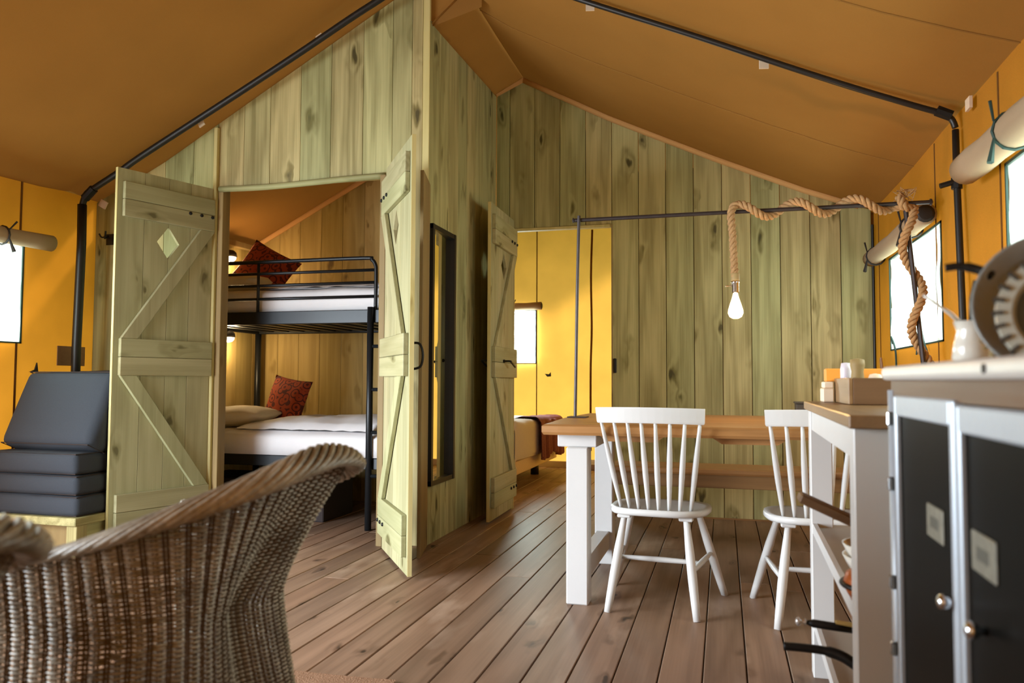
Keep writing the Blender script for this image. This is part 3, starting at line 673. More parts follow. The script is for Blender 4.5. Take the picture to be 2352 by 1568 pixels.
# ------------------------------------------------------------------ spindle-back chairs
def build_chair(loc, rz, label):
    c = empty('spindle_chair', loc, rz, label, 'chair', 'white spindle-back chairs at the dining table')
    def P(nm, vf, **k): return put(nm, vf, 'white', c, world=False, **k)
    # saddle seat
    V, Fc = [], []; nu = 28; rings = [(1.0, .405), (1.04, .413), (1.045, .422), (1.03, .434), (.9, .432), (.6, .424), (.3, .420), (.02, .419)]
    for s, z in rings:
        for i in range(nu):
            a = 2*PI*i/nu; ca, sa = math.cos(a), math.sin(a)
            r = (abs(ca)**3.0+abs(sa)**3.0)**(-1/3.0)
            px = .212*ca*r*(1.0+.06*sa); py = .20*sa*r+.01
            V.append((px*s, py*s, z+(.010*max(0, -sa) if s > .8 else 0)))
    for l in range(len(rings)-1): Fc += [(l*nu+i, l*nu+(i+1) % nu, (l+1)*nu+(i+1) % nu, (l+1)*nu+i) for i in range(nu)]
    Fc += [tuple(range(nu))[::-1], tuple(range((len(rings)-1)*nu, len(rings)*nu))]
    P('seat', (V, Fc), smooth=True)
    legs = {}
    for sx in (-1, 1):
        for sy in (-1, 1):
            top = Vector((sx*(.135 if sy < 0 else .150), sy*.135+.01, .405)); bot = Vector((sx*(.19 if sy < 0 else .262), .235 if sy > 0 else -.225, 0))
            pts = [top.lerp(bot, q) for q in (0, .12, .35, .6, .85, 1)]
            P('leg', tube(pts, [.0135, .015, .0195, .020, .0175, .0155], 10), smooth=True); legs[sx, sy] = (top, bot)
            P('leg_pad', tr(box(-.03, .03, -.02, .02, -.016, 0), Matrix.Translation(top+Vector((0, 0, .006)))), bevel=.004)
    for sx in (-1, 1):
        a = legs[sx, -1][0].lerp(legs[sx, -1][1], .53); b_ = legs[sx, 1][0].lerp(legs[sx, 1][1], .50)
        P('stretcher', tube([a.lerp(b_, q) for q in (0, .2, .5, .8, 1)], [.008, .011, .013, .011, .008], 8), smooth=True)
        legs[sx, 'm'] = a.lerp(b_, .45)
    a, b_ = legs[-1, 'm'], legs[1, 'm']
    P('stretcher', tube([a.lerp(b_, q) for q in (0, .2, .5, .8, 1)], [.008, .011, .013, .011, .008], 8), smooth=True)
    # crest rail: curved board
    def cy(x): return -.292+.075*(x/.23)**2*.55
    pl = []
    for i in range(15): x = -.233+.466*i/14; pl.append((x, cy(x)-.009))
    for i in range(15): x = .233-.466*i/14; pl.append((x, cy(x)+.009))
    n = len(pl); V = []
    for z, s, dy in ((.822, .97, .008), (.828, .985, .006), (.885, 1.0, -.006), (.889, .995, -.006)):
        for a_, b2 in pl: V.append((a_*s, b2+dy, z-.004*(abs(a_)/.23)**2))
    Fc = [tuple(range(n))[::-1], tuple(range(3*n, 4*n))]
    for l in range(3): Fc += [(l*n+i, l*n+(i+1) % n, (l+1)*n+(i+1) % n, (l+1)*n+i) for i in range(n)]
    P('crest_rail', (V, Fc))
    for i in range(8):
        q = i/7*2-1
        bt = Vector((q*.152, -.155+.045*q*q, .43)); tp = Vector((q*.212, cy(q*.212)+.008, .828))
        P('spindle', tube([bt.lerp(tp, s) for s in (0, .15, .4, .6, .85, 1)], [.0075, .0095, .0125, .012, .0085, .007], 8), smooth=True)
    return c
ch1 = build_chair((-.285, 3.615, 0), math.radians(-5), 'white spindle-back chair standing by the left table leg, whole back in view')
copy_tree(ch1, (.388, 3.59, 0), math.radians(1.0), 'white spindle-back chair partly hidden by the kitchen trolley')

# ------------------------------------------------------------------ lamp frame of steel rod on the table, rope and bulb
YL = 4.1
lf = empty('lamp_stand', (.1, YL, ZT), label='dark steel rod frame standing on the dining table', cat='lamp stand')
put('crossbar', tube([(-.768, YL, 1.864), (.062, YL, 1.866), (.965, YL, 1.866)], .0105, 8), 'rod', lf)
put('crossbar_knob', lathe([(.004, 0), (.016, .004), (.016, .012), (.004, .018)], 10, (.962, YL, 1.866), 'X'), 'rod', lf)
put('crossbar_knob', lathe([(.004, 0), (.014, .004), (.014, .010), (.004, .014)], 10, (-.782, YL, 1.864), 'X'), 'rod', lf)
put('upright', tube([(-.742, YL-.015, 1.885), (-.752, YL-.01, 1.5), (-.765, YL, ZT+.003)], .0085, 8), 'rod', lf)
put('upright', tube([(.858, YL+.01, 1.87), (.905, YL, 1.3), (.945, YL, ZT+.003)], .0115, 8), 'rod', lf)
put('foot', box(-.80, -.70, YL-.05, YL+.05, ZT+.0005, ZT+.006), 'rod', lf, bevel=.001)
put('foot', box(.89, .985, YL-.05, YL+.05, ZT+.0005, ZT+.006), 'rod', lf, bevel=.001)
rp = empty('pendant_lamp', (.07, YL, 1.3), label='bare lit bulb hanging on thick rope wound round the rod frame', cat='lamp')
path = []
for i in range(70):                        # up the right post
    q = i/69; z = ZT+.02+(1.82-ZT)*q; px = .945+(.858-.945)*(z-ZT)/(1.87-ZT)
    a = q*2*PI*2.6+2.4; path.append(Vector((px+.034*math.cos(a), YL+.034*math.sin(a), z)))
for i in range(8):
    a = PI*i/7; path.append(Vector((.88-.03*q-.02*math.sin(a), YL-.03+.004*i, 1.84+.055*math.sin(a*.9))))
n = 110
for i in range(n):
    q = i/(n-1); X = .80+(.085-.80)*q; a = 2*PI*(X-.08)/.27
    path.append(Vector((X, YL-.034*math.sin(a), 1.868+.034*math.cos(a))))
path += [Vector(p) for p in ((.066, YL-.012, 1.897), (.05, YL-.018, 1.88), (.044, YL-.02, 1.84), (.048, YL-.02, 1.79), (.052, YL-.02, 1.72), (.055, YL-.02, 1.65), (.058, YL-.02, 1.58), (.060, YL-.02, 1.53))]
dense = spline(path, 4)
fr = frames(dense); L_ = 0; dist = [0]
for i in range(1, len(dense)): L_ += (dense[i]-dense[i-1]).length; dist.append(L_)
R0 = .0118
for s in range(3):
    pts = [p+u*math.cos(d_*2*PI/.085+s*2*PI/3)*R0+w*math.sin(d_*2*PI/.085+s*2*PI/3)*R0 for (p, u, w), d_ in zip(fr, dist)]
    put('rope_strand', tube(pts, .0100, 7), 'rope', rp, smooth=True)
put('frayed_rope_end', J(*[tube(spline([(.86, YL-.02, 1.89), (.86+random.uniform(-.05, .04), YL-.02+random.uniform(-.03, .03), 1.90+random.uniform(.005, .04)), (.86+random.uniform(-.06, .04), YL-.02, 1.89+random.uniform(-.02, .04))], 4), .0016, 4) for _ in range(16)]), 'rope', rp, kind='stuff')
bx_, by_ = .062, YL-.02
put('rope_binding', lathe([(.021, 0), (.022, .004), (.022, .036), (.02, .04)], 14, (bx_, by_, 1.508)), 'jamb', rp, smooth=True)
put('socket', lathe([(.013, 0), (.019, .006), (.019, .05), (.021, .052), (.021, .062), (.010, .066)], 16, (bx_, by_, 1.446)), 'chrome', rp, smooth=True)
put('switch_key', tube([(bx_-.015, by_, 1.485), (bx_-.05, by_-.01, 1.482)], .004, 6), 'chrome', rp)
bulb = put('bulb', lathe([(.011, .135), (.014, .120), (.018, .105), (.028, .075), (.037, .045), (.038, .028), (.030, .010), (.014, .001), (.002, 0)], 22, (bx_, by_, 1.316)), 'bulb', rp, smooth=True)
fl_ = []
for i in range(49):
    q = i/48; a = q*2*PI*1.0; fl_.append((bx_+.013*math.cos(a)*(1), by_+.013*math.sin(a), 1.345+.055*abs(math.sin(q*PI*6))))
put('filament', tube(fl_, .0013, 5), 'filament', bulb)
pl_ = bpy.data.lights.new('bulb_light', 'POINT'); pl_.energy = 9; pl_.color = (1, .68, .36); pl_.shadow_soft_size = .03
po = bpy.data.objects.new('bulb_light', pl_); COL.objects.link(po); po.location = (bx_, by_, 1.36)

# small dark box on the table
put('storage_box', J(box(.365, .46, 4.3, 4.42, ZT+.001, .885), box(.36, .465, 4.295, 4.425, .885, .895)), 'steel_dark', bevel=.003, label='small dark box on the oak table, just behind the trolley', cat='box')

# ------------------------------------------------------------------ bunk bed
bd = empty('bunk_bed', (-2.9, 5.3, 0), label='black metal bunk bed behind the open doors', cat='bed')
BXL, BXR, BY0, BY1 = -3.86, -1.86, 4.82, 5.84
def bar(nm, p, q, r=.0125, par=bd, **k): return put(nm, tube([p, q], r, 8), 'black', par, smooth=True, **k)
put('upper_side_rail', box(BXL, BXR, BY0-.02, BY0+.02, 1.385, 1.475), 'black', bd, bevel=.004)
put('upper_side_rail', box(BXL, BXR, BY1-.02, BY1+.02, 1.385, 1.475), 'black', bd, bevel=.004)
put('upper_end_rail', box(BXR-.04, BXR, BY0+.02, BY1-.02, 1.385, 1.475), 'black', bd)
put('upper_end_rail', box(BXL, BXL+.04, BY0+.02, BY1-.02, 1.385, 1.475), 'black', bd)
for i in range(13):
    xx = BXL+.12+i*.145
    put('slat', box(xx, xx+.06, BY0+.02, BY1-.02, 1.40, 1.415), 'black', bd)
put('lower_side_rail', box(BXL, BXR, BY0-.02, BY0+.02, .40, .475), 'black', bd, bevel=.004)
put('lower_side_rail', box(BXL, BXR, BY1-.02, BY1+.02, .40, .475), 'black', bd, bevel=.004)
put('lower_end_rail', box(BXR-.04, BXR, BY0+.02, BY1-.02, .40, .475), 'black', bd)
put('mattress_base', box(BXL+.02, BXR-.04, BY0+.02, BY1-.02, .44, .462), 'black', bd)
for xx, yy in ((BXL+.02, BY0), (BXL+.02, BY1), (BXR-.02, BY0), (BXR-.02, BY1)):
    put('post', tube([(xx, yy, 0), (xx, yy, 1.48)], .027, 10), 'black', bd, smooth=True)
for z, xa in ((1.745, -2.27), (1.66, -2.27), (1.565, -2.27)): bar('guard_rail', (BXL+.02, BY0-.01, z), (xa, BY0-.01, z), .0105)
put('guard_rail', tube(spline([(BXL+.02, BY0-.01, 1.828), (-3.0, BY0-.01, 1.828), (-2.36, BY0-.01, 1.828), (-2.30, BY0-.01, 1.815), (-2.272, BY0-.01, 1.78), (-2.266, BY0-.01, 1.72), (-2.266, BY0-.01, 1.47)], 5), .0135, 8), 'black', bd, smooth=True)
bar('guard_upright', (-3.172, BY0-.01, 1.47), (-3.172, BY0-.01, 1.828), .0105)
bar('guard_upright', (BXL+.02, BY0-.01, 1.47), (BXL+.02, BY0-.01, 1.84), .0135)
bar('end_rail', (BXL+.02, BY0, .72), (BXL+.02, BY1, .72), .011)
lad = put('ladder', tube([(-2.29, BY0-.035, 0.001), (-2.29, BY0-.035, 1.49)], .0225, 10), 'black', bd, smooth=True)
put('ladder_post', tube([(-1.93, BY0-.035, 0.001), (-1.93, BY0-.035, 1.49)], .0225, 10), 'black', lad, smooth=True)
for z in (1.225, .935, .65, .36): put('rung', tube([(-2.28, BY0-.035, z), (-1.94, BY0-.035, z)], .012, 8), 'black', lad, smooth=True)
def soft_box(x0, x1, y0, y1, z0, z1, puff=.02, seed=0, n=18, amp=.008):
    """mattress-like block with rounded, slightly wrinkled top"""
    def top(u, v):
        x, y = x0+(x1-x0)*u, y0+(y1-y0)*v
        e = min(u*(x1-x0), (1-u)*(x1-x0), v*(y1-y0), (1-v)*(y1-y0))
        z = z1 - .03*math.exp(-(e/.02)) + puff*math.sin(PI*u)**.5*math.sin(PI*v)**.5
        z += amp*noise.noise(Vector((x*5, y*5, seed)))
        return (x, y, z)
    vt, ft = grid(top, n, n); m_ = n+1
    V = list(vt); Fc = list(ft)
    ring = [i*m_ for i in range(m_)]+[n*m_+j for j in range(1, m_)]+[i*m_+n for i in range(n-1, -1, -1)]+[j for j in range(n-1, 0, -1)]
    base = len(V)
    for zz in (.25, 1):
        for r_ in ring:
            a = V[r_]; V.append((a[0], a[1], a[2]*(1-zz)+z0*zz))
    L1 = len(ring)
    for i in range(L1):
        Fc.append((ring[i], ring[(i+1) % L1], base+(i+1) % L1, base+i)); Fc.append((base+i, base+(i+1) % L1, base+L1+(i+1) % L1, base+L1+i))
    Fc.append(tuple(range(base+L1, base+2*L1)))
    return V, Fc
put('mattress', soft_box(BXL+.03, BXR-.05, BY0-.055+.03, BY1-.03, .478, .635, .012, 1), 'sheet', smooth=True, bevel=0, label='white mattress on the lower bunk behind the ladder', cat='mattress')
put('mattress', soft_box(BXL+.05, BXR-.06, BY0+.025, BY1-.03, 1.476, 1.635, .01, 2), 'sheet', smooth=True, label='white mattress on the upper bunk behind the black guard rails', cat='mattress')
def pillow_vf(w, h, t, n=14, pinch=.07, seed=0, amp=.006):
    V = []; Fc = []
    for s in (1, -1):
        for i in range(n+1):
            for j in range(n+1):
                u, v = i/n*2-1, j/n*2-1
                th = t*((1-abs(u)**2.6)*(1-abs(v)**2.6))**.55
                px = u*w/2*(1-pinch*(1-v*v)); py = v*h/2*(1-pinch*(1-u*u))
                V.append((px, py, s*(th/2)+(amp*noise.noise(Vector((px*9, py*9, seed+s))) if th > 0.01 else 0)))
    N_ = (n+1)**2
    for i in range(n):
        for j in range(n):
            a = i*(n+1)+j; Fc.append((a, a+n+1, a+n+2, a+1)); Fc.append((N_+a, N_+a+1, N_+a+n+2, N_+a+n+1))
    vv, ff = V, Fc
    bm = bmesh.new(); bv = [bm.verts.new(p) for p in vv]
    for q in ff:
        try: bm.faces.new([bv[i] for i in q])
        except ValueError: pass
    bmesh.ops.remove_doubles(bm, verts=bm.verts, dist=.0008)
    bm.verts.index_update(); out = [tuple(v_.co) for v_ in bm.verts], [tuple(v_.index for v_ in f_.verts) for f_ in bm.faces]; bm.free()
    return out
def pillow(name, w, h, t, loc, rot, mat, label, cat='pillow', seed=0, group=None, seam=True):
    o = put(name, pillow_vf(w, h, t, seed=seed), mat, smooth=True, loc=loc, rot=rot, label=label, cat=cat, group=group)
    return o
pillow('pillow', .62, .45, .15, (-3.56, 5.12, .725), (0, math.radians(-3), math.radians(8)), 'pillow', 'plump cream pillow at the lower bunk\'s head end', seed=3)
pillow('pillow', .60, .45, .14, (-3.58, 5.15, 1.715), (0, math.radians(-4), 0), 'pillow', 'cream pillow at the upper bunk\'s head end', seed=5)
pillow('cushion', .40, .38, .13, (-3.30, 5.42, .83), (math.radians(74), math.radians(8), math.radians(-14)), 'rust', 'rust patterned cushion propped on the lower bunk', 'cushion', seed=6)
pillow('cushion', .50, .38, .13, (-3.43, 5.28, 1.84), (math.radians(68), math.radians(26), math.radians(-8)), 'rust', 'rust patterned cushion leaning on the upper bunk', 'cushion', seed=8)
def duvet_fn(x0, x1, y0, y1, z0, h, seed):
    def fn(u, v):
        x, y = x0+(x1-x0)*u, y0+(y1-y0)*v
        e = (math.sin(PI*min(max(u, .0), 1))**.28)*(math.sin(PI*v)**.35)
        z = z0+h*e*(.85+.3*noise.noise(Vector((x*3.5, y*3.5, seed)))) + .012*noise.noise(Vector((x*11, y*6, seed)))
        return (x, y+.01*math.sin(x*9), z)
    return fn
def duvet(name, a, label, mat='sheet', cat='duvet'):
    x0, x1, y0, y1, z0, h, seed = a
    t_, f_ = grid(duvet_fn(*a), 40, 24); b_, g_ = grid(lambda u, v: (x0+(x1-x0)*u, y0+(y1-y0)*v+.01*math.sin((x0+(x1-x0)*u)*9), z0-.002), 40, 24)
    return put(name, J((t_, f_), (b_, g_)), mat, smooth=True, label=label, cat=cat)
duvet('duvet', (-3.36, -1.95, 4.84, 5.72, .652, .10, 2.2), 'rumpled white duvet folded over the lower bunk')
duvet('duvet', (-3.28, -1.95, 4.90, 5.70, 1.65, .06, 5.1), 'white duvet lying on the upper bunk')
for i, xx in enumerate((-3.55, -2.95)):
    put('storage_box', J(box(xx-.24, xx+.24, 4.95, 5.4, .002, .26), box(xx-.25, xx+.25, 4.94, 5.41, .26, .285)), 'charcoal_d', bevel=.006,
        label=('dark storage box under the bunk bed, nearer its left end', 'dark storage box under the bunk bed, nearer the ladder')[i], cat='box')
for z, lab in ((1.995, 'upper'), (1.345, 'lower')):
    l = empty('wall_lamp', (-3.9, 5.42, z), label='small lit round reading lamp on the wall above the %s bunk' % lab, cat='lamp')
    prof = [(.004, .05), (.03, .045), (.05, .025), (.056, -.005), (.052, -.01)]
    put('shade', lathe(prof, 16, (-3.84, 5.42, z)), 'lampshade', l, smooth=True)
    put('glass', lathe([(.05, -.005), (.046, -.025), (.03, -.042), (.004, -.05)], 16, (-3.84, 5.42, z)), 'glow', l, smooth=True)
    put('bracket', box(-3.90, -3.86, 5.40, 5.44, z+.01, z+.05), 'lampshade', l)
    q = bpy.data.lights.new('reading_light', 'POINT'); q.energy = 8; q.color = (1, .72, .38); q.shadow_soft_size = .05
    qo = bpy.data.objects.new('reading_light', q); COL.objects.link(qo); qo.location = (-3.80, 5.40, z-.08)

# ------------------------------------------------------------------ double bed in the back room
b = empty('double_bed', (-2.7, 7.7, 0), label='double bed with pale frame in the orange back room', cat='bed')
put('bed_frame', box(-3.9, -1.84, 6.75, 8.72, .13, .26), 'cream_card', b, bevel=.006)
for xx in (-1.96, -3.8):
    for yy in (7.12, 8.15): put('leg', tube([(xx, yy, 0), (xx, yy, .13)], .045, 12), 'black', b, smooth=True)
put('mattress', soft_box(-3.88, -1.87, 6.78, 8.69, .262, .42, .0, 3), 'sheet', label='white mattress on the double bed', cat='mattress', smooth=True)
def dd(u, v):
    # duvet cross-section wraps over the foot edge at x=-1.84
    y = 6.72+(8.74-6.72)*v
    s = u*2.35
    n_ = .02*noise.noise(Vector((s*3, y*3, 4)))
    if s < 1.95: x = -3.8+s; z = .635-.05*v+.012*math.sin(v*9)+n_
    elif s < 2.1: a = (s-1.95)/.15*PI/2; x = -1.85+.05*math.sin(a)+n_*.4; z = .575-.05*v+.06*math.cos(a)+n_
    else: x = -1.80+n_*.5; z = .575-.05*v-(s-2.1)*1.05
    z -= .05*max(0, 1-(v/.05))**2 if v < .05 else 0
    return (x, y, z)
dv = grid(dd, 60, 40); dv2 = ([(a[0]-.01, a[1], a[2]-.03) for a in dv[0]], dv[1])
put('duvet', J(dv, dv2, grid(lambda u, v: (-3.8+1.97*u, 6.72, .42+(.60-.42)*v), 20, 3)), 'sheet', smooth=True, label='white duvet over the double bed in the back room', cat='duvet')
def th(u, v):
    y = 7.55+(8.70-7.55)*v; s = .72+u*.82
    fold = .018*math.sin(v*46+1)*(max(0, s-1.0)/.6) + .008*math.sin(v*23)
    if s < 1.0: x = -2.82+s; z = .640-.03*v+.006*math.sin(v*20)-.04*max(0, .86-s)/.14
    elif s < 1.12: a = (s-1.0)/.12*PI/2; x = -1.82+.06*math.sin(a); z = .58-.03*v+.06*math.cos(a)
    else: x = -1.755+fold; z = .58-.03*v-(s-1.12)*.85
    if s > 1.1: z += (.02-.03*math.sin(v*9))*u
    return (x+fold*.3, y, z)
tv = grid(th, 40, 60); put('throw_blanket', J(tv, ([(a[0]-.008, a[1], a[2]-.012) for a in tv[0]], tv[1])), 'throw', smooth=True, label='mauve pleated throw draped over the foot of the double bed', cat='blanket')

# ------------------------------------------------------------------ day bed with charcoal cushions
dbn = empty('day_bed', (-3.85, 4.0, 0), label='low timber day bed under the charcoal cushion stack', cat='bed')
put('top_board', box(-4.19, -3.49, 3.58, 4.42, .175, .22), 'pine_y', dbn, bevel=.004)
put('rail', box(-4.19, -3.60, 3.66, 3.69, .03, .175), 'jamb', dbn)
put('rail', box(-3.55, -3.52, 3.65, 4.40, .07, .175), 'pine_y', dbn)
put('leg', box(-3.57, -3.50, 3.60, 3.68, 0, .175), 'pine', dbn, bevel=.003); put('leg', box(-4.18, -4.11, 3.6, 3.68, 0, .175), 'pine', dbn)
put('leg', box(-3.57, -3.50, 4.3, 4.38, 0, .175), 'pine', dbn, bevel=.003); put('leg', box(-4.18, -4.11, 4.3, 4.38, 0, .175), 'pine', dbn)
def cushion(x0, x1, y0, y1, z0, z1, label, tilt=None, mat='charcoal', group='charcoal seat cushions stacked on the day bed', r=.03):
    cx, cy, cz = (x0+x1)/2, (y0+y1)/2, (z0+z1)/2
    V, Fc = box(x0-cx, x1-cx, y0-cy, y1-cy, z0-cz, z1-cz)
    o = empty('cushion', (cx, cy, cz), label=label, cat='cushion', group=group)
    bm = bmesh.new(); vs = [bm.verts.new(p) for p in V]
    for q in Fc: bm.faces.new([vs[i] for i in q])
    bmesh.ops.bevel(bm, geom=list(bm.edges), offset=r, segments=3, affect='EDGES', profile=.5)
    bmesh.ops.subdivide_edges(bm, edges=[e for e in bm.edges if e.calc_length() > .1], cuts=6, use_grid_fill=True)
    hx, hy, hz = (x1-x0)/2, (y1-y0)/2, (z1-z0)/2
    for v_ in bm.verts:
        a, b_, c = v_.co.x/hx, v_.co.y/hy, v_.co.z/hz
        v_.co.z += math.copysign(.012, c)*(1-a*a)*(1-b_*b_)*(abs(c) > .6)
        v_.co.y += math.copysign(.010, b_)*(1-a*a)*(1-c*c)*(abs(b_) > .8)
        v_.co.x += math.copysign(.010, a)*(1-b_*b_)*(1-c*c)*(abs(a) > .8)
        v_.co += Vector((0, 0, .004*noise.noise(v_.co*7+Vector((z0*9, 0, 0)))))
    bm.verts.index_update()
    vf = [tuple(v_.co) for v_ in bm.verts], [tuple(q.index for q in f_.verts) for f_ in bm.faces]; bm.free()
    put('cover', vf, mat, o, smooth=True, world=False)
    pz = [(sx*(hx-.012), sy*(hy-.012)) for sx, sy in ((-1,-1),(1,-1),(1,1),(-1,1))]
    put('piping', J(*[tube([(p[0], p[1], s*(hz-.006)) for p in pz], .0035, 5, closed=True) for s in (1, -1)]), 'charcoal_d', o, world=False)
    if tilt: o.rotation_euler = tilt
    return o
cushion(-4.19, -3.505, 3.60, 4.40, .221, .335, 'charcoal seat cushion at the bottom of the stack')
cushion(-4.19, -3.515, 3.605, 4.40, .338, .450, 'charcoal seat cushion in the middle of the stack')
cushion(-4.19, -3.53, 3.61, 4.40, .453, .575, 'charcoal seat cushion topmost of the flat stack')
cushion(-4.085, -3.435, -.085, .085, -.235, .235, 'charcoal back cushion leaning on top of the stack, nearest the camera', tilt=(math.radians(-24), 0, 0), group=None, r=.045).location = (-3.83, 3.84, .80)
cushion(-4.0, -3.42, -.08, .08, -.23, .23, 'dark brown back cushion standing behind the leaning charcoal one', tilt=(math.radians(-8), 0, 0), mat='charcoal_d', group=None, r=.04).location = (-3.80, 4.22, .815)

# ------------------------------------------------------------------ wicker armchairs
def superell(a, n=2.6):
    c, s = math.cos(a), math.sin(a); r = (abs(c)**n+abs(s)**n)**(-1/n); return c*r, s*r
CW, CB, CF = .27, .325, .20          # half width, back depth, arm length at rim
NS = 304
def plan(s):      # s 0..1 from near arm front, round the back, to the far arm front -> (u,v, weight back, normal)
    la = CF; lb = 1.65*CB
    tot = 2*la+2*lb; d = s*tot
    if d < la: return Vector((-(la-d), -CW, 0)), Vector((0, -1, 0)), 0
    if d > tot-la: return Vector((-(d-(tot-la)), CW, 0)), Vector((0, 1, 0)), 0
    q = (d-la)/(2*lb); a = -PI/2+q*PI; c, s_ = superell(a)
    return Vector((c*CB, s_*CW, 0)), Vector((c, s_, 0)).normalized(), math.sin(q*PI)
def rimz(s): 
    q = 1-abs(2*s-1); q = max(0, q-.14)/.86; return .700+.158*(q*q*(3-2*q))**.85
def prof(z):
    if z > .56: return ((z-.56)/.30)**1.15
    return .34*((.56-z)/.30)**1.3
def surf(s, z, o=0):
    p, n_, wb = plan(s)
    fl_a = .045+.165*wb
    rz_ = rimz(s); base = -fl_a*((rz_-.56)/.30)**1.15     # rim sits on the plan
    k_ = base+fl_a*prof(z)
    return Vector((p.x, p.y, 0))+n_*(k_+o)+Vector((0, 0, z))
def wicker_chair(loc, rz, label):
    c = empty('wicker_armchair', loc, rz, label, 'armchair', 'grey-brown wicker armchairs')
    NST = 38
    parts = []
    zrow = []; z = .02
    while z < .85: zrow.append(z); z += .0080
    for ri, z in enumerate(zrow):
        run = []
        for i in range(NS+1):
            s = i/NS
            if z < rimz(s)-.012:
                wv = math.sin(s*NST*PI*2)+.25*math.sin(s*NST*PI*4+ri*2.1)
                jit = .0016*noise.noise(Vector((s*60, ri*3.1, 0)))
                run.append(surf(s, z+jit, .0022*wv))
            elif run:
                if len(run) > 3: parts.append(tube(run, .0027, 4, ry=.0034))
                run = []
        if len(run) > 3: parts.append(tube(run, .0027, 4, ry=.0034))
    put('weave', J(*parts), 'wicker', c, smooth=True, world=False, kind='stuff')
    st = []
    for k_ in range(NST*2+1):
        s = (k_+.5)/(2*NST)
        if s > 1: continue
        for ds in (-.0024, .0024):
            zt_ = rimz(s)-.004
            st.append(tube([surf(s+ds, .0+zt_*q/36, -.0008) for q in range(37)], .0030, 4))
    put('stakes', J(*st), 'wicker_d', c, world=False, kind='stuff')
    # braided rim
    NR = 360; centre = []
    for i in range(NR+1):
        s = i/NR; p = surf(min(max(s, .0001), .9999), rimz(s)); centre.append((p+plan(s)[1]*(.003+.006*plan(s)[2]), plan(s)[1], plan(s)[2]))
    Ld = 0; braid = [[] for _ in range(10)]
    for i, (p, n_, wb) in enumerate(centre):
        if i: Ld += (p-centre[i-1][0]).length
        rad = .012+.013*wb
        out = (n_*(1.0)+Vector((0, 0, -.35*wb))).normalized(); upv = Vector((0, 0, 1))
        for s_ in range(10):
            a = Ld*2*PI/.30+s_*PI/5
            braid[s_].append(p+out*math.cos(a)*rad+upv*math.sin(a)*rad*.62)
    for bpts in braid: put('rim_strand', tube(bpts, .0060, 6), 'wicker', c, smooth=True, world=False)
    # seat with woven top and bottom hoop
    seat = [surf(i/60, .40, -.022) for i in range(61)]
    seat2 = [(p.x, p.y, .375) for p in seat]
    V = [tuple(p) for p in seat]+seat2; n_ = 61
    Fc = [tuple(range(n_)), tuple(range(n_, 2*n_))[::-1]]+[(i, (i+1) % n_, n_+(i+1) % n_, n_+i) for i in range(n_)]
    put('seat', (V, Fc), 'wicker_d', c, world=False)
    put('front_apron', J(*[tube([Vector((-CF+.006*math.sin(k_+j), -CW*.86+CW*1.72*j/24, .02+.0125*k_)) for j in range(25)], .0042, 4) for k_ in range(28)]), 'wicker', c, smooth=True, world=False, kind='stuff')
    put('base_hoop', tube([surf(i/80, .012, .004) for i in range(81)], .011, 6), 'wicker', c, smooth=True, world=False)
    return c
wc = wicker_chair((-1.05, 1.33, 0), 0, 'wicker armchair with a high curled back, the one seen nearly whole')
copy_tree(wc, (-1.045, .53, 0), 0, 'wicker armchair at the picture\'s left edge, only its curled back rim showing')
# rug by the wicker chairs
put('rug', grid(lambda u, v: (-2.6+1.55*u, .9+(1.53+.02*math.sin(u*6))*v, .012+.002*noise.noise(Vector((u*30, v*30, 0)))), 60, 40), 'rug', label='brown woven rug under the wicker armchairs', cat='rug')

# ------------------------------------------------------------------ kitchen trolley
TX0, TX1, TY0, TY1 = .2745, .76, 1.77, 2.92
t = empty('kitchen_trolley', (.5, 2.34, 0), math.radians(-1.2), label='white kitchen trolley with dark oak top beside the cabinet', cat='trolley')
put('worktop', box(TX0-.012, TX1+.02, TY0-.03, TY1+.03, .903, .931), 'oak_y', t, bevel=.003)
for xx in (TX0, TX1-.07):
    for yy in (TY0, TY1-.07): put('leg', box(xx, xx+.07, yy, yy+.07, 0, .903), 'white', t, bevel=.003)
put('side_apron', box(TX0+.006, TX0+.022, TY0+.07, TY1-.07, .835, .903), 'white', t)
put('end_apron', box(TX0+.07, TX1-.07, TY0+.006, TY0+.022, .835, .903), 'white', t)
put('end_apron', box(TX0+.07, TX1-.07, TY1-.022, TY1-.006, .835, .903), 'white', t)
for z in (.50, .175):
    sh = put('shelf', box(TX0+.016, TX1-.016, TY0+.01, TY1-.01, z-.012, z+.006), 'grey_paint', t)
    put('shelf_rail', box(TX0+.004, TX0+.018, TY0+.07, TY1-.07, z-.016, z+.018), 'white', sh)
# things on the trolley top
cr = empty('wooden_crate', (.47, 2.66, .931), label='brown wooden crate on the trolley top', cat='crate')
cx0, cx1, cy0, cy1, cz0, cz1 = .362, .66, 2.52, 2.84, .932, 1.012
put('side_board', box(cx0, cx0+.012, cy0, cy1, cz0, cz1), 'oak_y', cr, bevel=.002); put('side_board', box(cx1-.012, cx1, cy0, cy1, cz0, cz1), 'crate', cr, bevel=.002)  # left board paler than the rest: side light put into its colour
put('end_board', box(cx0+.012, cx1-.012, cy0, cy0+.012, cz0, cz1), 'crate', cr, bevel=.002); put('end_board', box(cx0+.012, cx1-.012, cy1-.012, cy1, cz0, cz1), 'crate', cr, bevel=.002)
put('base_board', box(cx0+.012, cx1-.012, cy0+.012, cy1-.012, cz0, cz0+.01), 'crate', cr)
put('pepper_mill', lathe([(.02, 0), (.021, .06), (.018, .09), (.0225, .11), (.021, .128), (.004, .132)], 14, (.412, 2.68, .943)), 'jamb', smooth=True, label='dark brown wooden mill standing in the crate', cat='mill')
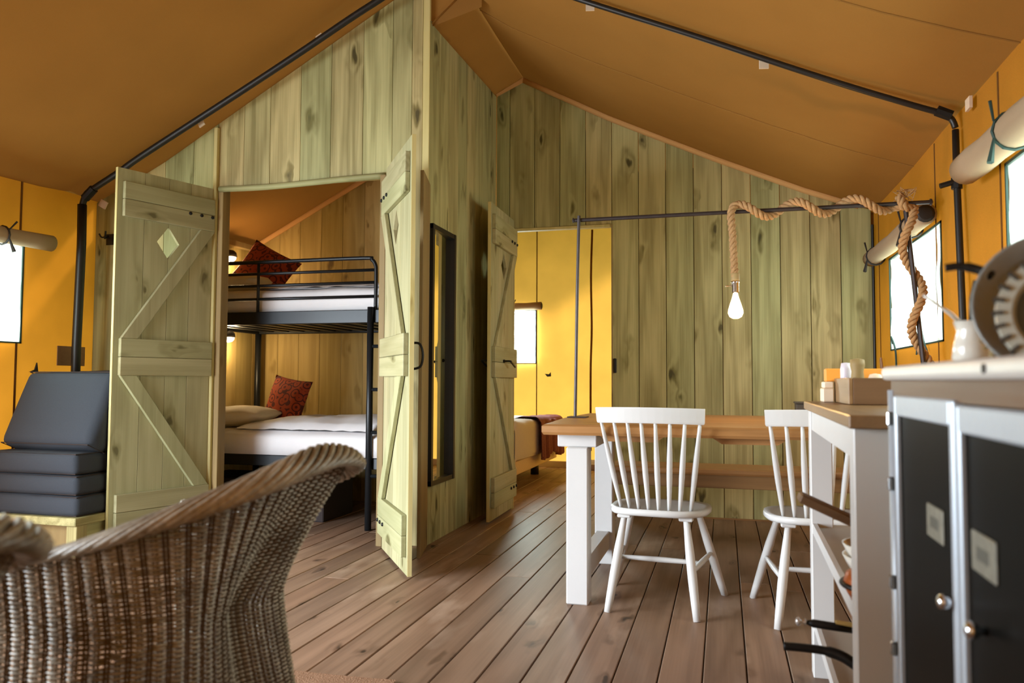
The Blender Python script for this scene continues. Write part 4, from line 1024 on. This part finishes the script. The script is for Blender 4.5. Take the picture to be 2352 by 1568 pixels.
put('salt_tub', lathe([(.016, 0), (.017, .1), (.014, .118), (.004, .12)], 14, (.386, 2.74, .943)), 'lilac', smooth=True, label='slim pale lilac tub standing in the crate', cat='tub')
put('jar', lathe([(.018, 0), (.02, .07), (.016, .08), (.004, .083)], 14, (.45, 2.60, .943)), 'cream_card', smooth=True, label='small cream jar in the crate, beside the brown mill', cat='jar')
put('packet', box(.395, .56, 2.855, 2.895, .932, 1.045), 'orange_card', bevel=.003, label='orange packet behind the crate', cat='packet')
put('packet', box(.335, .39, 2.83, 2.88, 1.001, 1.045), 'orange_card', bevel=.003, label='small orange packet on top of the cream boxes', cat='packet')
put('napkin_box', box(.322, .357, 2.80, 2.88, .932, .978), 'cream_card', bevel=.003, label='lower cream box at the far corner of the trolley', cat='box')
put('napkin_box', box(.326, .357, 2.805, 2.878, .979, 1.0), 'cream_card', bevel=.003, label='thin cream box under the small orange packet', cat='box')
# on the shelves
rot = Matrix.Translation((.30, 2.0, .668)) @ Matrix.Rotation(math.radians(24), 4, 'Y')
o = empty('cutting_board', (.26, 2.0, .65), label='long narrow wooden board sticking out of the trolley above the upper shelf', cat='board')
put('board', tr(box(-.14, .16, -.035, .035, -.011, .011), rot), 'crate', o, bevel=.004)
put('board_edge', tr(box(.16, .165, -.035, .035, -.011, .011), rot), 'oak_dark', o)
bl_ = [(.03, .0), (.045, .004), (.095, .045), (.11, .075), (.105, .075), (.09, .048), (.03, .008), (.004, .006)]
put('bowl', lathe(bl_, 24, (.385, 2.06, .507)), 'ceramic', smooth=True, label='white bowl on the upper trolley shelf', cat='bowl')
put('bowl', lathe(bl_, 24, (.385, 2.06, .534)), 'ceramic', smooth=True, label='white bowl nested in the one on the upper shelf', cat='bowl')
ro = empty('glazed_dish', (.33, 1.93, .507), label='round copper-glazed lidded dish on the upper trolley shelf', cat='dish')
put('dish', lathe([(.04, 0), (.065, .01), (.078, .035), (.07, .06), (.04, .075), (.004, .08)], 22, (.335, 1.93, .507)), 'copper', ro, smooth=True)
put('rim', tube([(.335+.079*math.cos(a*PI/12), 1.93+.079*math.sin(a*PI/12), .543) for a in range(24)], .006, 6, closed=True), 'iron', ro, smooth=True)
put('lid_knob', lathe([(.01, 0), (.018, .01), (.015, .02), (.003, .023)], 12, (.335, 1.93, .586)), 'iron', ro)
def pan(label, c, r, h, ends, hr, mat='grey_pan', hm='iron'):
    p = empty('frying_pan', c, label=label, cat='pan')
    put('pan_body', lathe([(r*.82, 0), (r*.86, .003), (r, h), (r*.97, h), (r*.82, .006), (.004, .005)], 26, c), mat, p, smooth=True)
    put('handle', tube(spline(ends, 5), hr, 8), hm, p, smooth=True); return p
pan('black frying pan with a long curved handle on the lower trolley shelf', (.40, 1.97, .183), .105, .05, [(.33, 1.97, .245), (.305, 1.98, .325), (.275, 1.99, .352), (.235, 2.0, .364), (.18, 2.0, .368), (.133, 2.0, .368)], [.010]*6+[.0125]*10+[.010]*10)
o = empty('whisk', (.3, 2.0, .42), label='black-handled whisk with glassy knob end resting between the trolley legs', cat='utensil')
put('handle', tube([(.186, 2.0, .428), (.20, 2.0, .427), (.25, 2.0, .423), (.30, 2.0, .418)], [.005, .010, .010, .008], 8), 'iron', o, smooth=True)
put('knob', J(lathe([(.003, 0), (.010, .004), (.010, .009), (.004, .013), (.004, .018), (.009, .022), (.004, .026)], 10, (.160, 2.0, .429), 'X')), 'glass_k', o, smooth=True)
put('wooden_stem', tube([(.25, 2.0, .433), (.38, 2.0, .425), (.46, 2.0, .40)], .006, 8), 'yellow_w', o)
put('utensil_pot', lathe([(.045, 0), (.05, .01), (.05, .2), (.047, .2), (.045, .012), (.004, .01)], 20, (.47, 2.0, .183)), 'ceramic', smooth=True, label='tall pot holding the whisk on the lower trolley shelf', cat='pot')

# ------------------------------------------------------------------ kitchen cabinet
CX, CY0, CY1 = .30, .36, 1.60
c = empty('kitchen_cabinet', (.6, .95, 0), label='aluminium-framed kitchen cabinet with glossy black doors', cat='cabinet')
put('carcass', box(CX+.02, .86, CY0, CY1-.004, .03, .975), 'panel', c)
put('side_panel', box(CX+.012, .86, CY1-.012, CY1, .0, .975), 'alu', c)
put('top', box(CX-.012, .88, CY0-.01, CY1+.008, 1.003, 1.029), 'alu_w', c, bevel=.009, seg=3)
put('band', box(CX+.004, .86, CY0, CY1+.001, .972, 1.004), 'brownband', c)
put('corner_post', tube([(CX+.010, CY1-.004, 0), (CX+.010, CY1-.004, .985)], .013, 10), 'alu', c, smooth=True)
for y0_, y1_, zt_ in ((1.17, 1.545, .976), (.80, 1.158, .970), (.43, .788, .970)):
    d = put('door', box(CX+.004, CX+.014, y0_+.01, y1_-.01, .06, zt_-.01), 'panel', c)
    w_ = .017
    put('door_frame', J(box(CX-.004, CX+.012, y0_, y0_+w_, .05, zt_), box(CX-.004, CX+.012, y1_-w_, y1_, .05, zt_), box(CX-.004, CX+.012, y0_+w_, y1_-w_, zt_-.036, zt_), box(CX-.004, CX+.012, y0_+w_, y1_-w_, .05, .08)), 'alu', d, bevel=.003)
    ky = y0_+.055 if y0_ > 1 else y1_-.045
    if y0_ < .5: continue
    put('knob', lathe([(.005, 0), (.005, -.008), (.009, -.012), (.011, -.018), (.008, -.024), (.002, -.026)], 14, (CX+.002, 1.185 if y0_ > 1 else 1.06, .703), 'X'), 'chrome', d, smooth=True)
    py = 1.295 if y0_ > 1 else 1.07
    put('latch_plate', box(CX+.001, CX+.005, py-.045, py+.045, .765, .815), 'latch', d, bevel=.0015)
    put('latch_emblem', box(CX+.0005, CX+.003, py-.024, py+.024, .781, .799), 'latch_d', d, bevel=.001)
for z in (.92, .80, .62, .50, .42): put('hinge_clip', box(CX-.008, CX+.002, CY1-.022, CY1-.008, z, z+.025), 'chrome', c, bevel=.002)
put('screw', lathe([(.006, 0), (.006, -.003)], 10, (CX-.011, 1.0, 1.016), 'X'), 'steel_dark', c)
# things on the cabinet
ZC = 1.0295
p = empty('utensil_jug', (.375, 1.36, ZC), label='white waisted jug full of utensils on the cabinet top', cat='jug')
put('jug', lathe([(.024, 0), (.030, .008), (.027, .03), (.022, .05), (.027, .066), (.025, .066), (.020, .05), (.004, .04)], 24, (.377, 1.36, ZC)), 'ceramic', p, smooth=True)
put('jug_handle', tube(spline([(.400, 1.36, ZC+.055), (.418, 1.36, ZC+.045), (.415, 1.36, ZC+.02), (.40, 1.36, ZC+.012)], 4), .004, 6), 'ceramic', p)
put('spoon', J(tube([(.372, 1.36, ZC+.05), (.345, 1.355, ZC+.078), (.306, 1.35, ZC+.108)], [.004, .003, .0022], 6)), 'ceramic', label='thin white spoon leaning out of the jug', cat='spoon', smooth=True)
put('spatula', J(tube([(.378, 1.36, ZC+.045), (.384, 1.36, ZC+.10), (.386, 1.36, ZC+.13)], [.008, .011, .007], 8)), 'iron', label='broad black spatula standing in the jug', cat='spatula', smooth=True)
pn = empty('frying_pan', (.43, 1.17, ZC), label='dark grey pan standing on edge on the cabinet with its black handle up', cat='pan')
Mx = Matrix.Translation((.425, 1.17, ZC+.066)) @ Matrix.Rotation(math.radians(-18), 4, 'Z') @ Matrix.Rotation(math.radians(78), 4, 'X')
put('pan_body', tr(lathe([(.078, 0), (.082, .003), (.098, .035), (.094, .036), (.080, .006), (.004, .004)], 40), Mx), 'grey_pan', pn, smooth=True)
put('handle', tube(spline([(.352, 1.18, ZC+.115), (.338, 1.19, ZC+.125), (.318, 1.195, ZC+.131), (.300, 1.2, ZC+.130)], 5), [.0065]*9+[.0055]*7, 8), 'iron', pn, smooth=True)
rk = empty('salad_spinner', (.39, 1.03, ZC), label='pale notched plastic ring of a strainer in front of the grey pan', cat='strainer')
Mr = Matrix.Translation((.385, 1.04, ZC+.052)) @ Matrix.Rotation(math.radians(-20), 4, 'Z') @ Matrix.Rotation(math.radians(84), 4, 'X')
ring = lathe([(.050, 0), (.066, 0), (.070, .004), (.068, .016), (.052, .016), (.048, .010)], 48)
ring = (ring[0], ring[1][:-2]+[tuple((5*48+i, 5*48+(i+1) % 48, (i+1) % 48, i)) for i in range(48)])
put('ring', tr(ring, Mr), 'rack_plastic', rk, smooth=False)
for k_ in range(26):
    a = 2*PI*k_/26
    put('notch', tr(tr(box(.060, .0725, -.0022, .0022, .003, .019), Matrix.Rotation(a, 4, 'Z')), Mr), 'steel_dark', rk)
put('mesh_bowl', tr(lathe([(.050, .006), (.044, -.012), (.028, -.026), (.004, -.03)], 30), Mr), 'grey_pan', rk, smooth=True)
put('chive_brush', J(*[tube([(.362, 1.22, ZC+.028), (.362+.016*math.cos(a), 1.215, ZC+.028+.016*math.sin(a))], [.004, .002], 5) for a in [k_*PI/4 for k_ in range(8)]], tube([(.362, 1.22, ZC+.001), (.362, 1.22, ZC+.03)], .004, 6)), 'jamb', label='dark brown bristle brush between jug and strainer', cat='brush')
